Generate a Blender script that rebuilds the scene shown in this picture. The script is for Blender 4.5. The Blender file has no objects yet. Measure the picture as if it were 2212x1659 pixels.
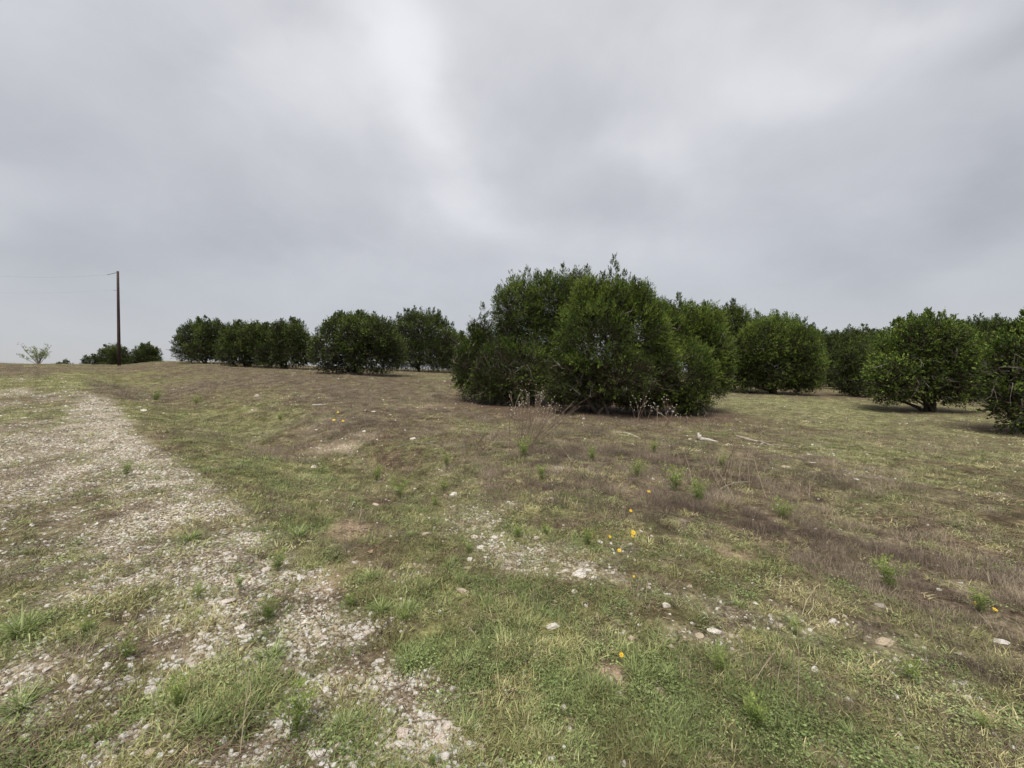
import bpy, math, random
import numpy as np
from mathutils import Vector, Matrix

R = math.radians
C = bpy.context.scene.collection
scene = bpy.context.scene

# ------------------------------------------------------------------ camera
CAM_H = 1.6
PITCH = R(1.1)
FPX = 895.0            # focal length in pixels of a 2212 px wide view
cam_d = bpy.data.cameras.new('camera')
cam_d.sensor_width = 36
cam_d.lens = FPX / 2212 * 36
cam_d.clip_start = 0.05
cam_d.clip_end = 3000
cam = bpy.data.objects.new('camera', cam_d)
C.objects.link(cam)
cam.location = (0, 0, CAM_H)
cam.rotation_euler = (R(90) - PITCH, 0, 0)
scene.camera = cam

# ------------------------------------------------------------------ sky and sun
SUN_EL, SUN_AZ = 62.0, 200.0
world = bpy.data.worlds.new('World')
scene.world = world
world.use_nodes = True


class NT:
    """small helper round a node tree"""
    def __init__(s, tree):
        s.t = tree
        s.t.nodes.clear()

    def n(s, typ, inputs=None, **props):
        nd = s.t.nodes.new(typ)
        for k, v in props.items():
            setattr(nd, k, v)
        if inputs:
            for k, v in inputs.items():
                s.set(nd.inputs[k], v)
        return nd

    def set(s, sock, v):
        if isinstance(v, bpy.types.NodeSocket):
            s.t.links.new(v, sock)
        elif isinstance(v, bpy.types.Node):
            s.t.links.new(v.outputs[0], sock)
        else:
            sock.default_value = v

    def math(s, op, a, b=0.0, c=0.0, clamp=False):
        nd = s.n('ShaderNodeMath', {0: a, 1: b, 2: c}, operation=op)
        nd.use_clamp = clamp
        return nd.outputs[0]

    def vmath(s, op, a, b=(0, 0, 0)):
        nd = s.n('ShaderNodeVectorMath', {0: a, 1: b}, operation=op)
        return nd.outputs[0]

    def mix(s, f, a, b, mode='MIX'):
        nd = s.n('ShaderNodeMix', data_type='RGBA', blend_type=mode)
        s.set(nd.inputs[0], f)
        for k, v in ((6, a), (7, b)):
            if isinstance(v, tuple):
                v = (*v[:3], 1)
            s.set(nd.inputs[k], v)
        return nd.outputs[2]

    def ramp(s, f, stops, interp='LINEAR'):
        nd = s.n('ShaderNodeValToRGB', {0: f})
        cr = nd.color_ramp
        cr.interpolation = interp
        while len(cr.elements) < len(stops):
            cr.elements.new(0.5)
        for e, (p, c) in zip(cr.elements, stops):
            e.position = p
            e.color = (c, c, c, 1) if isinstance(c, (int, float)) else (*c[:3], 1)
        return nd.outputs[0]

    def noise(s, vec, scale, detail=4, rough=0.55, dist=0.0):
        nd = s.n('ShaderNodeTexNoise', {'Scale': scale, 'Detail': detail, 'Roughness': rough, 'Distortion': dist})
        if vec is not None:
            s.set(nd.inputs['Vector'], vec)
        return nd.outputs[0]


def build_world():
    w = NT(world.node_tree)
    tc = w.n('ShaderNodeTexCoord')
    d = tc.outputs['Generated']
    sep = w.n('ShaderNodeSeparateXYZ', {0: d})
    x, y, z = sep.outputs
    zz = w.math('MAXIMUM', z, 0.0)
    zz = w.math('ADD', zz, DECK)
    # position on a flat cloud deck: x to the right, y ahead
    cx = w.math('DIVIDE', x, zz)
    cy = w.math('DIVIDE', y, zz)
    cv = w.n('ShaderNodeCombineXYZ', {0: cx, 1: cy, 2: 0.0}).outputs[0]
    wob = w.n('ShaderNodeTexNoise', {'Vector': cv, 'Scale': 2.2, 'Detail': 5.0})
    wv = w.vmath('SUBTRACT', wob.outputs['Color'], (0.5, 0.5, 0.5))
    wv2 = w.vmath('MULTIPLY', wv, (0.42, 0.42, 0))
    cv2 = w.vmath('ADD', cv, wv2)

    def bank(px, py, rx, ry, rot=0.0):
        """a soft brighter or darker bank of the cloud deck"""
        m = w.n('ShaderNodeMapping', {0: cv2}, vector_type='TEXTURE')
        m.inputs['Location'].default_value = (px, py, 0)
        m.inputs['Rotation'].default_value = (0, 0, R(rot))
        m.inputs['Scale'].default_value = (rx, ry, 1)
        ln = w.n('ShaderNodeVectorMath', {0: m.outputs[0]}, operation='LENGTH').outputs['Value']
        sq = w.math('MULTIPLY', ln, ln)
        return w.math('EXPONENT', w.math('MULTIPLY', sq, -1.0))

    n1 = w.noise(cv, 1.7, 5, 0.5, 0.5)
    n2 = w.noise(cv, 5.5, 6, 0.6, 0.5)
    v = w.math('MULTIPLY_ADD', n1, 0.24, 0.430)
    v = w.math('MULTIPLY_ADD', n2, 0.10, v)
    for (px, py, rx, ry, rot, k) in BANKS:
        v = w.math('MULTIPLY_ADD', bank(px, py, rx, ry, rot), k, v)
    # far part of the deck: veiled, slightly lighter grey low over the land
    low = w.ramp(z, [(0.0, 1.0), (0.10, 0.85), (0.30, 0.2), (0.5, 0.0)], 'EASE')
    v = w.math('ADD', w.math('MULTIPLY', v, w.math('SUBTRACT', 1.0, w.math('MULTIPLY', low, 0.62))), w.math('MULTIPLY', low, LOWSKY * 0.62))
    zen = w.ramp(z, [(0.45, 0.0), (1.0, 1.0)])
    v = w.math('ADD', v, w.math('MULTIPLY', zen, 0.12))
    v = w.math('MINIMUM', v, 0.94)
    col = w.ramp(v, [(0.0, (0.125, 0.128, 0.136)), (0.40, (0.348, 0.354, 0.376)), (0.6, (0.50, 0.505, 0.528)), (0.8, (0.70, 0.705, 0.725)), (1.0, (0.88, 0.88, 0.905))])
    sky = w.n('ShaderNodeTexSky', sky_type='NISHITA')
    sky.sun_disc = False
    sky.sun_elevation = R(SUN_EL)
    sky.sun_rotation = R(SUN_AZ)
    bg1 = w.n('ShaderNodeBackground', {'Color': sky.outputs[0], 'Strength': 0.004})
    bg2 = w.n('ShaderNodeBackground', {'Color': col, 'Strength': 0.306})
    add = w.n('ShaderNodeAddShader', {0: bg1.outputs[0], 1: bg2.outputs[0]})
    w.n('ShaderNodeOutputWorld', {'Surface': add.outputs[0]})


LOWSKY = 0.43
DECK = 0.42
# banks of cloud: position on the deck, size, turn, strength


def deck(px, py):
    """where on the cloud layer the view direction of that point of the photograph ends"""
    u, v = (px - 1106) / FPX, (829.5 - py) / FPX
    d = Vector((u, math.cos(PITCH) + v * math.sin(PITCH), v * math.cos(PITCH) - math.sin(PITCH))).normalized()
    return d.x / (max(d.z, 0) + DECK), d.y / (max(d.z, 0) + DECK)


BANKS = []
for (px, py, rx, ry, k) in [(820, 50, 110, 150, .11), (890, 210, 85, 120, .09), (985, 400, 90, 110, .09), (690, 190, 240, 190, .08), (1420, 330, 150, 70, .08), (1660, 190, 280, 140, .11), (1180, 240, 90, 130, -.05),
                            (1060, 500, 130, 70, .06), (1900, 40, 250, 100, .08), (40, 250, 170, 260, -.08), (480, 530, 330, 110, -.10), (330, 80, 120, 80, -.03), (2170, 430, 260, 220, -.17), (1800, 570, 260, 90, -.09),
                            (1250, 460, 140, 50, -.04), (2230, 110, 130, 130, -.09), (600, 20, 120, 60, -.05), (1330, 560, 200, 60, .05), (150, 560, 200, 100, -.05), (1560, 420, 130, 60, .05), (700, 420, 160, 70, .03)]:
    x0, y0 = deck(px, py)
    x1, y1 = deck(px + rx, py)
    x2, y2 = deck(px, py - ry)
    BANKS.append((x0, y0, max(abs(x1 - x0), .04), max(abs(y2 - y0), .04), 0, k * 1.25))
build_world()

sun_d = bpy.data.lights.new('sun', 'SUN')
sun_d.energy = 1.5
sun_d.angle = R(32)
sun_d.color = (1.0, 0.95, 0.84)
sun = bpy.data.objects.new('sun', sun_d)
C.objects.link(sun)
sun.rotation_euler = (R(90 - SUN_EL), 0, R(180 - SUN_AZ))

scene.view_settings.view_transform = 'Standard'
scene.view_settings.look = 'None'
scene.view_settings.gamma = 1
scene.view_settings.use_curve_mapping = False
scene.view_settings.exposure = 1.88
scene.cycles.max_bounces = 5
scene.cycles.diffuse_bounces = 3
scene.cycles.glossy_bounces = 1
scene.cycles.transmission_bounces = 2
scene.cycles.transparent_max_bounces = 4


# ------------------------------------------------------------------ numpy helpers
def hash2(ix, iy, seed):
    n = (ix.astype(np.int64) * 374761393 + iy.astype(np.int64) * 668265263 + seed * 974634777) & 0xffffffff
    n = ((n ^ (n >> 13)) * 1274126177) & 0xffffffff
    n = n ^ (n >> 16)
    return (n & 0xffffff) / float(0xffffff)


def vnoise(x, y, seed=0):
    ix, iy = np.floor(x), np.floor(y)
    fx, fy = x - ix, y - iy
    fx, fy = fx * fx * (3 - 2 * fx), fy * fy * (3 - 2 * fy)
    a, b = hash2(ix, iy, seed), hash2(ix + 1, iy, seed)
    c, d = hash2(ix, iy + 1, seed), hash2(ix + 1, iy + 1, seed)
    return (a * (1 - fx) + b * fx) * (1 - fy) + (c * (1 - fx) + d * fx) * fy


def fbm(x, y, scale, octv=3, seed=0):
    x, y = np.asarray(x, float) / scale, np.asarray(y, float) / scale
    s = a = 0.0
    k = 1.0
    for i in range(octv):
        s = s + k * vnoise(x + 17.3 * i, y - 9.1 * i, seed + i)
        a += k
        k *= 0.5
        x, y = x * 2.03, y * 2.03
    return s / a


def sstep(a, b, x):
    t = np.clip((x - a) / (b - a), 0, 1)
    return t * t * (3 - 2 * t)


# the track runs away to the left; s = metres to the right of the camera's line along it, t = metres along it
SA, CA = 0.748, 0.664


def st(x, y):
    return CA * x + SA * y, -SA * x + CA * y


def height(x, y, fine=True):
    x = np.asarray(x, float)
    y = np.asarray(y, float)
    s, t = st(x, y)
    tt = np.clip(t, -60, 400)
    z = 0.050 * np.where(tt < 0, tt * 0.6, tt)
    z = np.where(tt > 47, 0.05 * 47 + 0.05 * 13 * (1 - np.exp(-(np.maximum(tt, 47) - 47) / 13.0)), z)
    z = z - 0.055 * np.maximum(tt - 60, 0)
    z = np.maximum(z, -2.0)
    # ditch beside the track and the low bank behind it
    z = z - 0.42 * np.exp(-((s - 3.2) / 1.2) ** 2) * sstep(2.5, 7, t) * (1 - sstep(30, 45, t))
    z = z + 0.45 * sstep(4.5, 9, s) * (1 - sstep(15, 30, s)) * sstep(9, 26, t) * (1 - sstep(60, 75, t))
    z = z + 0.5 * sstep(3.0, 9.0, -s) * sstep(10, 30, t) * (1 - sstep(60, 80, t))
    z = z + 0.10 * (fbm(x, y, 6.0, 2, 3) - 0.5) * sstep(2, 8, np.hypot(x, y))
    if fine:
        z = z + 0.09 * (fbm(x, y, 1.1, 3, 9) - 0.5) + 0.030 * (fbm(x, y, 0.2, 2, 12) - 0.5)
    return z


cam.location.z = CAM_Z = CAM_H + float(height(0.0, 0.0))


def ray(px, py):
    """direction in the world of a point of the 2212 x 1659 view"""
    u, v = (px - 1106) / FPX, (829.5 - py) / FPX
    d = np.array([u, math.cos(PITCH) + v * math.sin(PITCH), v * math.cos(PITCH) - math.sin(PITCH)])
    return d


def at(px, py):
    """the spot on the ground seen at that point"""
    d = ray(px, py)
    k = 0.8
    prev = k
    while k < 200:
        if CAM_Z + d[2] * k < height(d[0] * k, d[1] * k):
            lo, hi = prev, k
            for _ in range(25):
                m = (lo + hi) / 2
                if CAM_Z + d[2] * m < height(d[0] * m, d[1] * m):
                    hi = m
                else:
                    lo = m
            k = hi
            return np.array([d[0] * k, d[1] * k, float(height(d[0] * k, d[1] * k))])
        prev = k
        k *= 1.01
    k = 70.0
    return np.array([d[0] * k, d[1] * k, float(height(d[0] * k, d[1] * k))])


def mk_mesh(name, V, F, mat=None, smooth=False, attrs=None):
    me = bpy.data.meshes.new(name)
    V = np.asarray(V, np.float32)
    F = np.asarray(F, np.int32)
    k = F.shape[1]
    me.vertices.add(len(V))
    me.vertices.foreach_set('co', V.ravel())
    me.loops.add(F.size)
    me.loops.foreach_set('vertex_index', F.ravel())
    me.polygons.add(len(F))
    me.polygons.foreach_set('loop_start', np.arange(0, F.size, k, dtype=np.int32))
    me.polygons.foreach_set('loop_total', np.full(len(F), k, np.int32))
    me.polygons.foreach_set('use_smooth', np.full(len(F), smooth))
    me.update(calc_edges=True)
    if mat:
        me.materials.append(mat)
    for nm, (typ, arr) in (attrs or {}).items():
        a = me.attributes.new(nm, typ, 'POINT')
        arr = np.asarray(arr, np.float32)
        a.data.foreach_set('value' if typ == 'FLOAT' else ('color' if typ == 'FLOAT_COLOR' else 'vector'), arr.ravel())
    return me


def obj(name, me, parent=None, loc=None):
    o = bpy.data.objects.new(name, me)
    C.objects.link(o)
    if parent is not None:
        o.parent = parent
    if loc is not None:
        o.location = loc
    return o


def tag(o, label=None, cat=None, group=None, kind=None):
    if label:
        o['label'] = label
    if cat:
        o['category'] = cat
    if group:
        o['group'] = group
    if kind:
        o['kind'] = kind
    return o


def tube(P, rad, sides=6, cap=True):
    """tapered tube through points P"""
    P = np.asarray(P, float)
    rad = np.asarray(rad, float)
    n = len(P)
    T = np.gradient(P, axis=0)
    T /= np.linalg.norm(T, axis=1)[:, None] + 1e-9
    ref = np.array([0.31, 0.22, 0.92]) if abs(T[0] @ np.array([0.31, 0.22, 0.92])) < 0.9 else np.array([1.0, 0, 0])
    A = np.cross(T, ref)
    A /= np.linalg.norm(A, axis=1)[:, None] + 1e-9
    B = np.cross(T, A)
    a = np.linspace(0, 2 * np.pi, sides, endpoint=False)
    V = (P[:, None] + rad[:, None, None] * (np.cos(a)[None, :, None] * A[:, None] + np.sin(a)[None, :, None] * B[:, None])).reshape(-1, 3)
    F = []
    for i in range(n - 1):
        for j in range(sides):
            a0, a1 = i * sides + j, i * sides + (j + 1) % sides
            b0, b1 = a0 + sides, a1 + sides
            F += [(a0, a1, b1), (a0, b1, b0)]
    if cap:
        for j in range(1, sides - 1):
            F.append((0, j + 1, j))
            o = (n - 1) * sides
            F.append((o, o + j, o + j + 1))
    return V, np.array(F)


class Bag:
    def __init__(s):
        s.V, s.F, s.n, s.A = [], [], 0, []

    def add(s, V, F, a=0.0):
        s.V.append(np.asarray(V, float))
        s.F.append(np.asarray(F) + s.n)
        s.A.append(np.full(len(V), a) if np.isscalar(a) else a)
        s.n += len(V)

    def mesh(s, name, mat, smooth=False):
        return mk_mesh(name, np.vstack(s.V), np.vstack(s.F), mat, smooth, {'tint': ('FLOAT', np.concatenate(s.A))})


# ------------------------------------------------------------------ materials
def leaf_mat(name, stops, attr='geo', trans=0.25, rough=0.6, vary=0.45):
    """stops: ramp of base colours over the tint value (an attribute of the mesh, or of the scattered copy)"""
    m = bpy.data.materials.new(name)
    m.use_nodes = True
    w = NT(m.node_tree)
    a = w.n('ShaderNodeAttribute', attribute_name='tint')
    a.attribute_type = 'GEOMETRY' if attr == 'geo' else 'INSTANCER'
    g = w.n('ShaderNodeNewGeometry')
    rn = w.math('MULTIPLY_ADD', g.outputs['Random Per Island'], vary, w.math('ADD', a.outputs['Fac'], -vary / 2))
    col = w.ramp(rn, stops)
    b = w.n('ShaderNodeBsdfPrincipled', {'Base Color': col, 'Roughness': rough, 'Specular IOR Level': 0.25})
    t = w.n('ShaderNodeBsdfTranslucent', {'Color': col})
    mx = w.n('ShaderNodeMixShader', {0: trans, 1: b.outputs[0], 2: t.outputs[0]})
    w.n('ShaderNodeOutputMaterial', {'Surface': mx.outputs[0]})
    return m


def bark_mat(name, c1, c2, scale=14):
    m = bpy.data.materials.new(name)
    m.use_nodes = True
    w = NT(m.node_tree)
    tc = w.n('ShaderNodeTexCoord')
    n = w.noise(w.vmath('MULTIPLY', tc.outputs['Object'], (1, 1, 0.25)), scale, 5, 0.65)
    col = w.ramp(n, [(0.3, c1), (0.7, c2)])
    bp = w.n('ShaderNodeBump', {'Height': n, 'Strength': 0.6, 'Distance': 0.02})
    b = w.n('ShaderNodeBsdfPrincipled', {'Base Color': col, 'Roughness': 0.9, 'Specular IOR Level': 0.15, 'Normal': bp.outputs[0]})
    w.n('ShaderNodeOutputMaterial', {'Surface': b.outputs[0]})
    return m


def stone_mat(name, stops, inst=False):
    m = bpy.data.materials.new(name)
    m.use_nodes = True
    w = NT(m.node_tree)
    tc = w.n('ShaderNodeTexCoord')
    if inst:
        a = w.n('ShaderNodeAttribute', attribute_name='tint')
        a.attribute_type = 'INSTANCER'
        f = a.outputs['Fac']
    else:
        f = w.n('ShaderNodeObjectInfo').outputs['Random']
    p = tc.outputs['Object']
    n = w.noise(p, 3.0, 6, 0.65)
    n2 = w.noise(p, 11.0, 4, 0.7)
    base = w.ramp(f, stops)
    dirt = w.ramp(n, [(0.38, 1.0), (0.62, 0.0)])
    col = w.mix(w.math('MULTIPLY', dirt, 0.38), base, (0.33, 0.25, 0.17))
    spot = w.ramp(n2, [(0.56, 0.0), (0.66, 1.0)])
    col = w.mix(w.math('MULTIPLY', spot, 0.35), col, (0.28, 0.25, 0.21))
    h = w.math('ADD', n, w.math('MULTIPLY', n2, 0.4))
    bp = w.n('ShaderNodeBump', {'Height': h, 'Strength': 0.7, 'Distance': 0.15})
    b = w.n('ShaderNodeBsdfPrincipled', {'Base Color': col, 'Roughness': 0.88, 'Specular IOR Level': 0.2, 'Normal': bp.outputs[0]})
    w.n('ShaderNodeOutputMaterial', {'Surface': b.outputs[0]})
    return m


M = {}
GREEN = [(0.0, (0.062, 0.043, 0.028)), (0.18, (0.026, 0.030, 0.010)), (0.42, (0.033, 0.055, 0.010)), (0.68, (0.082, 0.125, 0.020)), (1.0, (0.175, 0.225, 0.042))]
DARKG = [(0.0, (0.058, 0.045, 0.031)), (0.18, (0.023, 0.028, 0.010)), (0.42, (0.028, 0.043, 0.011)), (0.68, (0.060, 0.088, 0.018)), (1.0, (0.125, 0.16, 0.035))]
M['juniper'] = leaf_mat('juniper_foliage', GREEN, trans=0.15, rough=0.75)
M['juniper_dark'] = leaf_mat('juniper_foliage_dark', DARKG, trans=0.15, rough=0.75)
M['pale_bush'] = leaf_mat('pale_bush_leaves', [(0.0, (0.22, 0.22, 0.14)), (0.5, (0.26, 0.30, 0.17)), (1.0, (0.36, 0.42, 0.24))], trans=0.3)
M['bark'] = bark_mat('juniper_bark', (0.045, 0.035, 0.028), (0.14, 0.12, 0.10))
M['twig'] = bark_mat('dead_twig', (0.06, 0.050, 0.043), (0.22, 0.195, 0.175))
M['pole'] = bark_mat('pole_wood', (0.032, 0.021, 0.020), (0.070, 0.047, 0.043), 6)
M['wood_white'] = bark_mat('weathered_wood', (0.24, 0.215, 0.19), (0.47, 0.445, 0.41))
M['wood_grey'] = bark_mat('grey_wood', (0.15, 0.125, 0.10), (0.38, 0.33, 0.27))
M['metal'] = bark_mat('wire_metal', (0.12, 0.12, 0.13), (0.20, 0.20, 0.21))
M['stone'] = stone_mat('limestone', [(0.0, (0.76, 0.72, 0.68)), (0.5, (0.84, 0.81, 0.78)), (0.8, (0.72, 0.63, 0.53)), (1.0, (0.78, 0.69, 0.66))])
M['stone_tan'] = stone_mat('tan_limestone', [(0.0, (0.56, 0.46, 0.34)), (0.5, (0.62, 0.53, 0.42)), (1.0, (0.50, 0.42, 0.33))])
M['stone_grey'] = stone_mat('grey_limestone', [(0.0, (0.36, 0.33, 0.31)), (1.0, (0.45, 0.41, 0.38))])
M['gravel'] = stone_mat('gravel_stone', [(0.0, (0.18, 0.135, 0.09)), (0.22, (0.38, 0.31, 0.21)), (0.42, (0.62, 0.55, 0.43)), (0.58, (0.86, 0.83, 0.77)), (1.0, (0.92, 0.91, 0.88))], True)

M['g_green'] = leaf_mat('green_grass', [(0.0, (0.10, 0.098, 0.045)), (0.35, (0.135, 0.172, 0.062)), (0.68, (0.235, 0.285, 0.108)), (1.0, (0.46, 0.45, 0.23))], 'inst', 0.3)
M['g_olive'] = leaf_mat('olive_grass', [(0.0, (0.13, 0.115, 0.055)), (0.4, (0.22, 0.220, 0.092)), (0.7, (0.37, 0.355, 0.165)), (1.0, (0.60, 0.53, 0.31))], 'inst', 0.3)
M['g_brown'] = leaf_mat('brown_grass', [(0.0, (0.080, 0.060, 0.048)), (0.4, (0.150, 0.115, 0.092)), (0.75, (0.25, 0.20, 0.155)), (1.0, (0.44, 0.37, 0.27))], 'inst', 0.2)
M['g_pale'] = leaf_mat('pale_grass', [(0.0, (0.13, 0.13, 0.06)), (0.5, (0.24, 0.255, 0.12)), (1.0, (0.42, 0.41, 0.24))], 'inst', 0.3)
M['forb'] = leaf_mat('small_leaves', [(0.0, (0.10, 0.13, 0.045)), (0.5, (0.18, 0.235, 0.085)), (1.0, (0.34, 0.40, 0.18))], 'inst', 0.3)
M['litter'] = leaf_mat('dead_litter', [(0.0, (0.06, 0.04, 0.03)), (0.5, (0.16, 0.115, 0.08)), (1.0, (0.36, 0.29, 0.21))], 'inst', 0.1)
M['feather'] = leaf_mat('feathery_leaves', [(0.0, (0.075, 0.105, 0.03)), (0.5, (0.135, 0.185, 0.05)), (1.0, (0.36, 0.44, 0.13))], 'geo', 0.35)
M['grayleaf'] = leaf_mat('grey_green_leaves', [(0.0, (0.10, 0.13, 0.06)), (0.5, (0.16, 0.20, 0.10)), (1.0, (0.26, 0.31, 0.18))], 'geo', 0.3)
M['tuft'] = leaf_mat('tussock_blades', [(0.0, (0.13, 0.145, 0.055)), (0.4, (0.20, 0.26, 0.09)), (0.75, (0.31, 0.38, 0.16)), (1.0, (0.52, 0.50, 0.30))], 'geo', 0.3)
M['stalk'] = leaf_mat('dry_stalks', [(0.0, (0.11, 0.075, 0.058)), (0.5, (0.22, 0.165, 0.125)), (1.0, (0.42, 0.35, 0.27))], 'geo', 0.1)
M['seed'] = leaf_mat('seed_heads', [(0.0, (0.36, 0.32, 0.28)), (1.0, (0.58, 0.54, 0.50))], 'geo', 0.1)
M['petal'] = leaf_mat('yellow_petals', [(0.0, (0.80, 0.46, 0.02)), (1.0, (0.86, 0.62, 0.04))], 'geo', 0.25)
M['disc'] = leaf_mat('flower_disc', [(0.0, (0.42, 0.14, 0.01)), (1.0, (0.5, 0.2, 0.01))], 'geo', 0.1)
M['dryleaf'] = leaf_mat('curled_dry_leaf', [(0.0, (0.20, 0.13, 0.09)), (1.0, (0.46, 0.34, 0.25))], 'geo', 0.15)


# ------------------------------------------------------------------ what grows or lies where
def P(*a):
    return a


# patches: x, y, half-width, half-height in the photograph's layout, weight; turned into places on the ground
PATCH = {
    'gravel': [P(200, 880, 60, 16, .8), P(60, 850, 60, 10, .5), P(150, 1010, 160, 20, .4), P(60, 950, 160, 60, .55), P(250, 915, 70, 22, .9), P(320, 960, 90, 22, 1.0), P(360, 1035, 80, 22, .6), P(440, 1100, 110, 26, .8),
               P(180, 1170, 260, 30, .6), P(550, 1165, 110, 22, .9), P(60, 1080, 120, 30, .45), P(600, 1255, 120, 28, .95), P(690, 1340, 100, 35, .95), P(330, 1245, 200, 24, .5),
               P(760, 1370, 70, 25, .9), P(300, 1470, 150, 38, .9), P(130, 1430, 130, 22, .4), P(850, 1490, 140, 45, .95), P(900, 1610, 130, 60, 1.1), P(640, 1580, 90, 40, .7),
               P(660, 1490, 60, 30, .4), P(240, 1600, 110, 32, .6), P(70, 1240, 120, 24, .4), P(480, 1350, 90, 30, .5), P(560, 1650, 160, 18, .6)],
    'rubble': [P(1050, 1150, 75, 55, 1.0), P(1120, 1200, 110, 30, .9), P(990, 1110, 60, 30, .5), P(700, 990, 60, 30, .5), P(730, 960, 60, 20, .4), P(1220, 1240, 90, 25, .6),
               P(1180, 1010, 40, 15, .35), P(1260, 1200, 60, 20, .5), P(1480, 1290, 120, 20, .3), P(1890, 1360, 150, 30, .3), P(2060, 1500, 120, 50, .35), P(860, 1250, 60, 20, .4),
               P(1720, 965, 90, 18, .35), P(640, 930, 80, 15, .3), P(1560, 1390, 60, 20, .4), P(1850, 1010, 200, 25, .2)],
    'bare': [P(760, 1145, 55, 22, .9), P(720, 1255, 60, 35, .9), P(1155, 1490, 45, 25, 1.0), P(1310, 1450, 30, 18, 1.0), P(1345, 1480, 22, 30, .9), P(1225, 1570, 28, 40, .9),
             P(1580, 1195, 50, 18, 1.0), P(820, 1195, 60, 20, .6), P(930, 878, 60, 5, .5), P(300, 945, 80, 14, .5), P(930, 1560, 80, 60, .4), P(1790, 1640, 70, 25, .5), P(715, 970, 45, 18, .7)],
    'green': [P(1050, 1310, 260, 75, 1.0), P(1250, 1420, 200, 70, .9), P(950, 1420, 130, 50, .8), P(470, 915, 130, 40, .8), P(150, 815, 110, 14, .8), P(600, 1060, 110, 60, .7), P(540, 990, 90, 50, .6), P(700, 1010, 60, 50, .4), P(1400, 1530, 330, 80, .8),
              P(1600, 1600, 300, 60, .8), P(640, 1145, 70, 30, .7), P(420, 1150, 100, 25, .6), P(90, 1350, 170, 45, .8), P(60, 1020, 160, 25, .3), P(280, 1040, 160, 35, .5), P(450, 1420, 170, 35, .7), P(100, 1640, 280, 40, .9),
              P(180, 835, 120, 18, .8), P(90, 895, 120, 16, .4), P(450, 1570, 140, 60, .8), P(560, 1420, 90, 45, .6), P(760, 1560, 110, 60, .5), P(130, 1260, 120, 22, .5), P(1990, 1100, 160, 35, .3), P(1750, 1250, 160, 35, .35)],
    'brown': [P(450, 835, 300, 26, 1.0), P(800, 850, 220, 22, .9), P(800, 915, 170, 40, .9), P(1000, 850, 120, 25, .4), P(1150, 990, 220, 75, .75), P(660, 970, 80, 35, .6), P(1400, 1080, 170, 45, .6), P(1650, 1090, 190, 50, .55),
              P(1500, 920, 200, 30, .8), P(1200, 905, 200, 22, 1.0), P(1850, 1200, 200, 55, .6), P(2080, 1260, 220, 70, .95), P(2000, 1050, 160, 40, .4), P(1150, 1090, 150, 60, .3), P(40, 810, 60, 22, .9), P(1550, 1000, 120, 40, .5),
              P(560, 800, 250, 16, .7), P(1330, 1000, 120, 30, .4)],
    'pale': [P(1800, 905, 260, 35, .9), P(1050, 935, 150, 28, .5), P(940, 860, 80, 22, .8), P(1400, 960, 120, 22, .7), P(1900, 980, 300, 35, .5), P(560, 930, 130, 30, .5), P(1900, 1450, 260, 90, .6), P(2080, 1600, 180, 90, .7), P(1750, 870, 200, 20, .7),
             P(1750, 1010, 120, 25, .5), P(1700, 1350, 160, 40, .4)],
    'litter': [P(1150, 880, 130, 18, 1.0), P(1300, 885, 190, 20, 1.2), P(1470, 892, 80, 18, 1.1), P(2010, 888, 90, 8, .8), P(1650, 848, 90, 6, .7), P(820, 1195, 50, 20, .8), P(1080, 868, 90, 10, .8), P(2190, 930, 90, 14, .9),
               P(780, 806, 80, 4, .5), P(1330, 1050, 110, 18, .4), P(1830, 854, 50, 5, .6)],
}
PG = {}
for k_, lst in PATCH.items():
    out = []
    for (px, py, rx, ry, w_) in lst:
        c0 = at(px, py)
        e = at(px + rx, py)
        n0 = at(px, min(py + ry, 1655))
        f0 = at(px, max(py - ry, py * 0.0 + 812 if py > 830 else py - ry))
        dv = c0[:2] / np.hypot(*c0[:2])
        hx = math.hypot(e[0] - c0[0], e[1] - c0[1])
        hn = abs((c0[:2] - n0[:2]) @ dv) if py + ry <= 1655 else abs((f0[:2] - c0[:2]) @ dv)
        hf = abs((f0[:2] - c0[:2]) @ dv)
        out.append((c0[0], c0[1], dv[0], dv[1], max(hx, .05), max(hn, .05), max(min(hf, hn * 2.5), .05), w_))
    PG[k_] = out


def patch(kind, x, y):
    s = np.zeros_like(x)
    for (cx, cy, dx, dy, hx, hn, hf, w_) in PG[kind]:
        a = (x - cx) * dx + (y - cy) * dy          # along the view
        b = -(x - cx) * dy + (y - cy) * dx
        ha = np.where(a < 0, hn, hf)
        q = (a / ha) ** 2 + (b / hx) ** 2
        s += w_ * np.exp(-np.minimum(q, 30) * 0.9)
    return s


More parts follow.
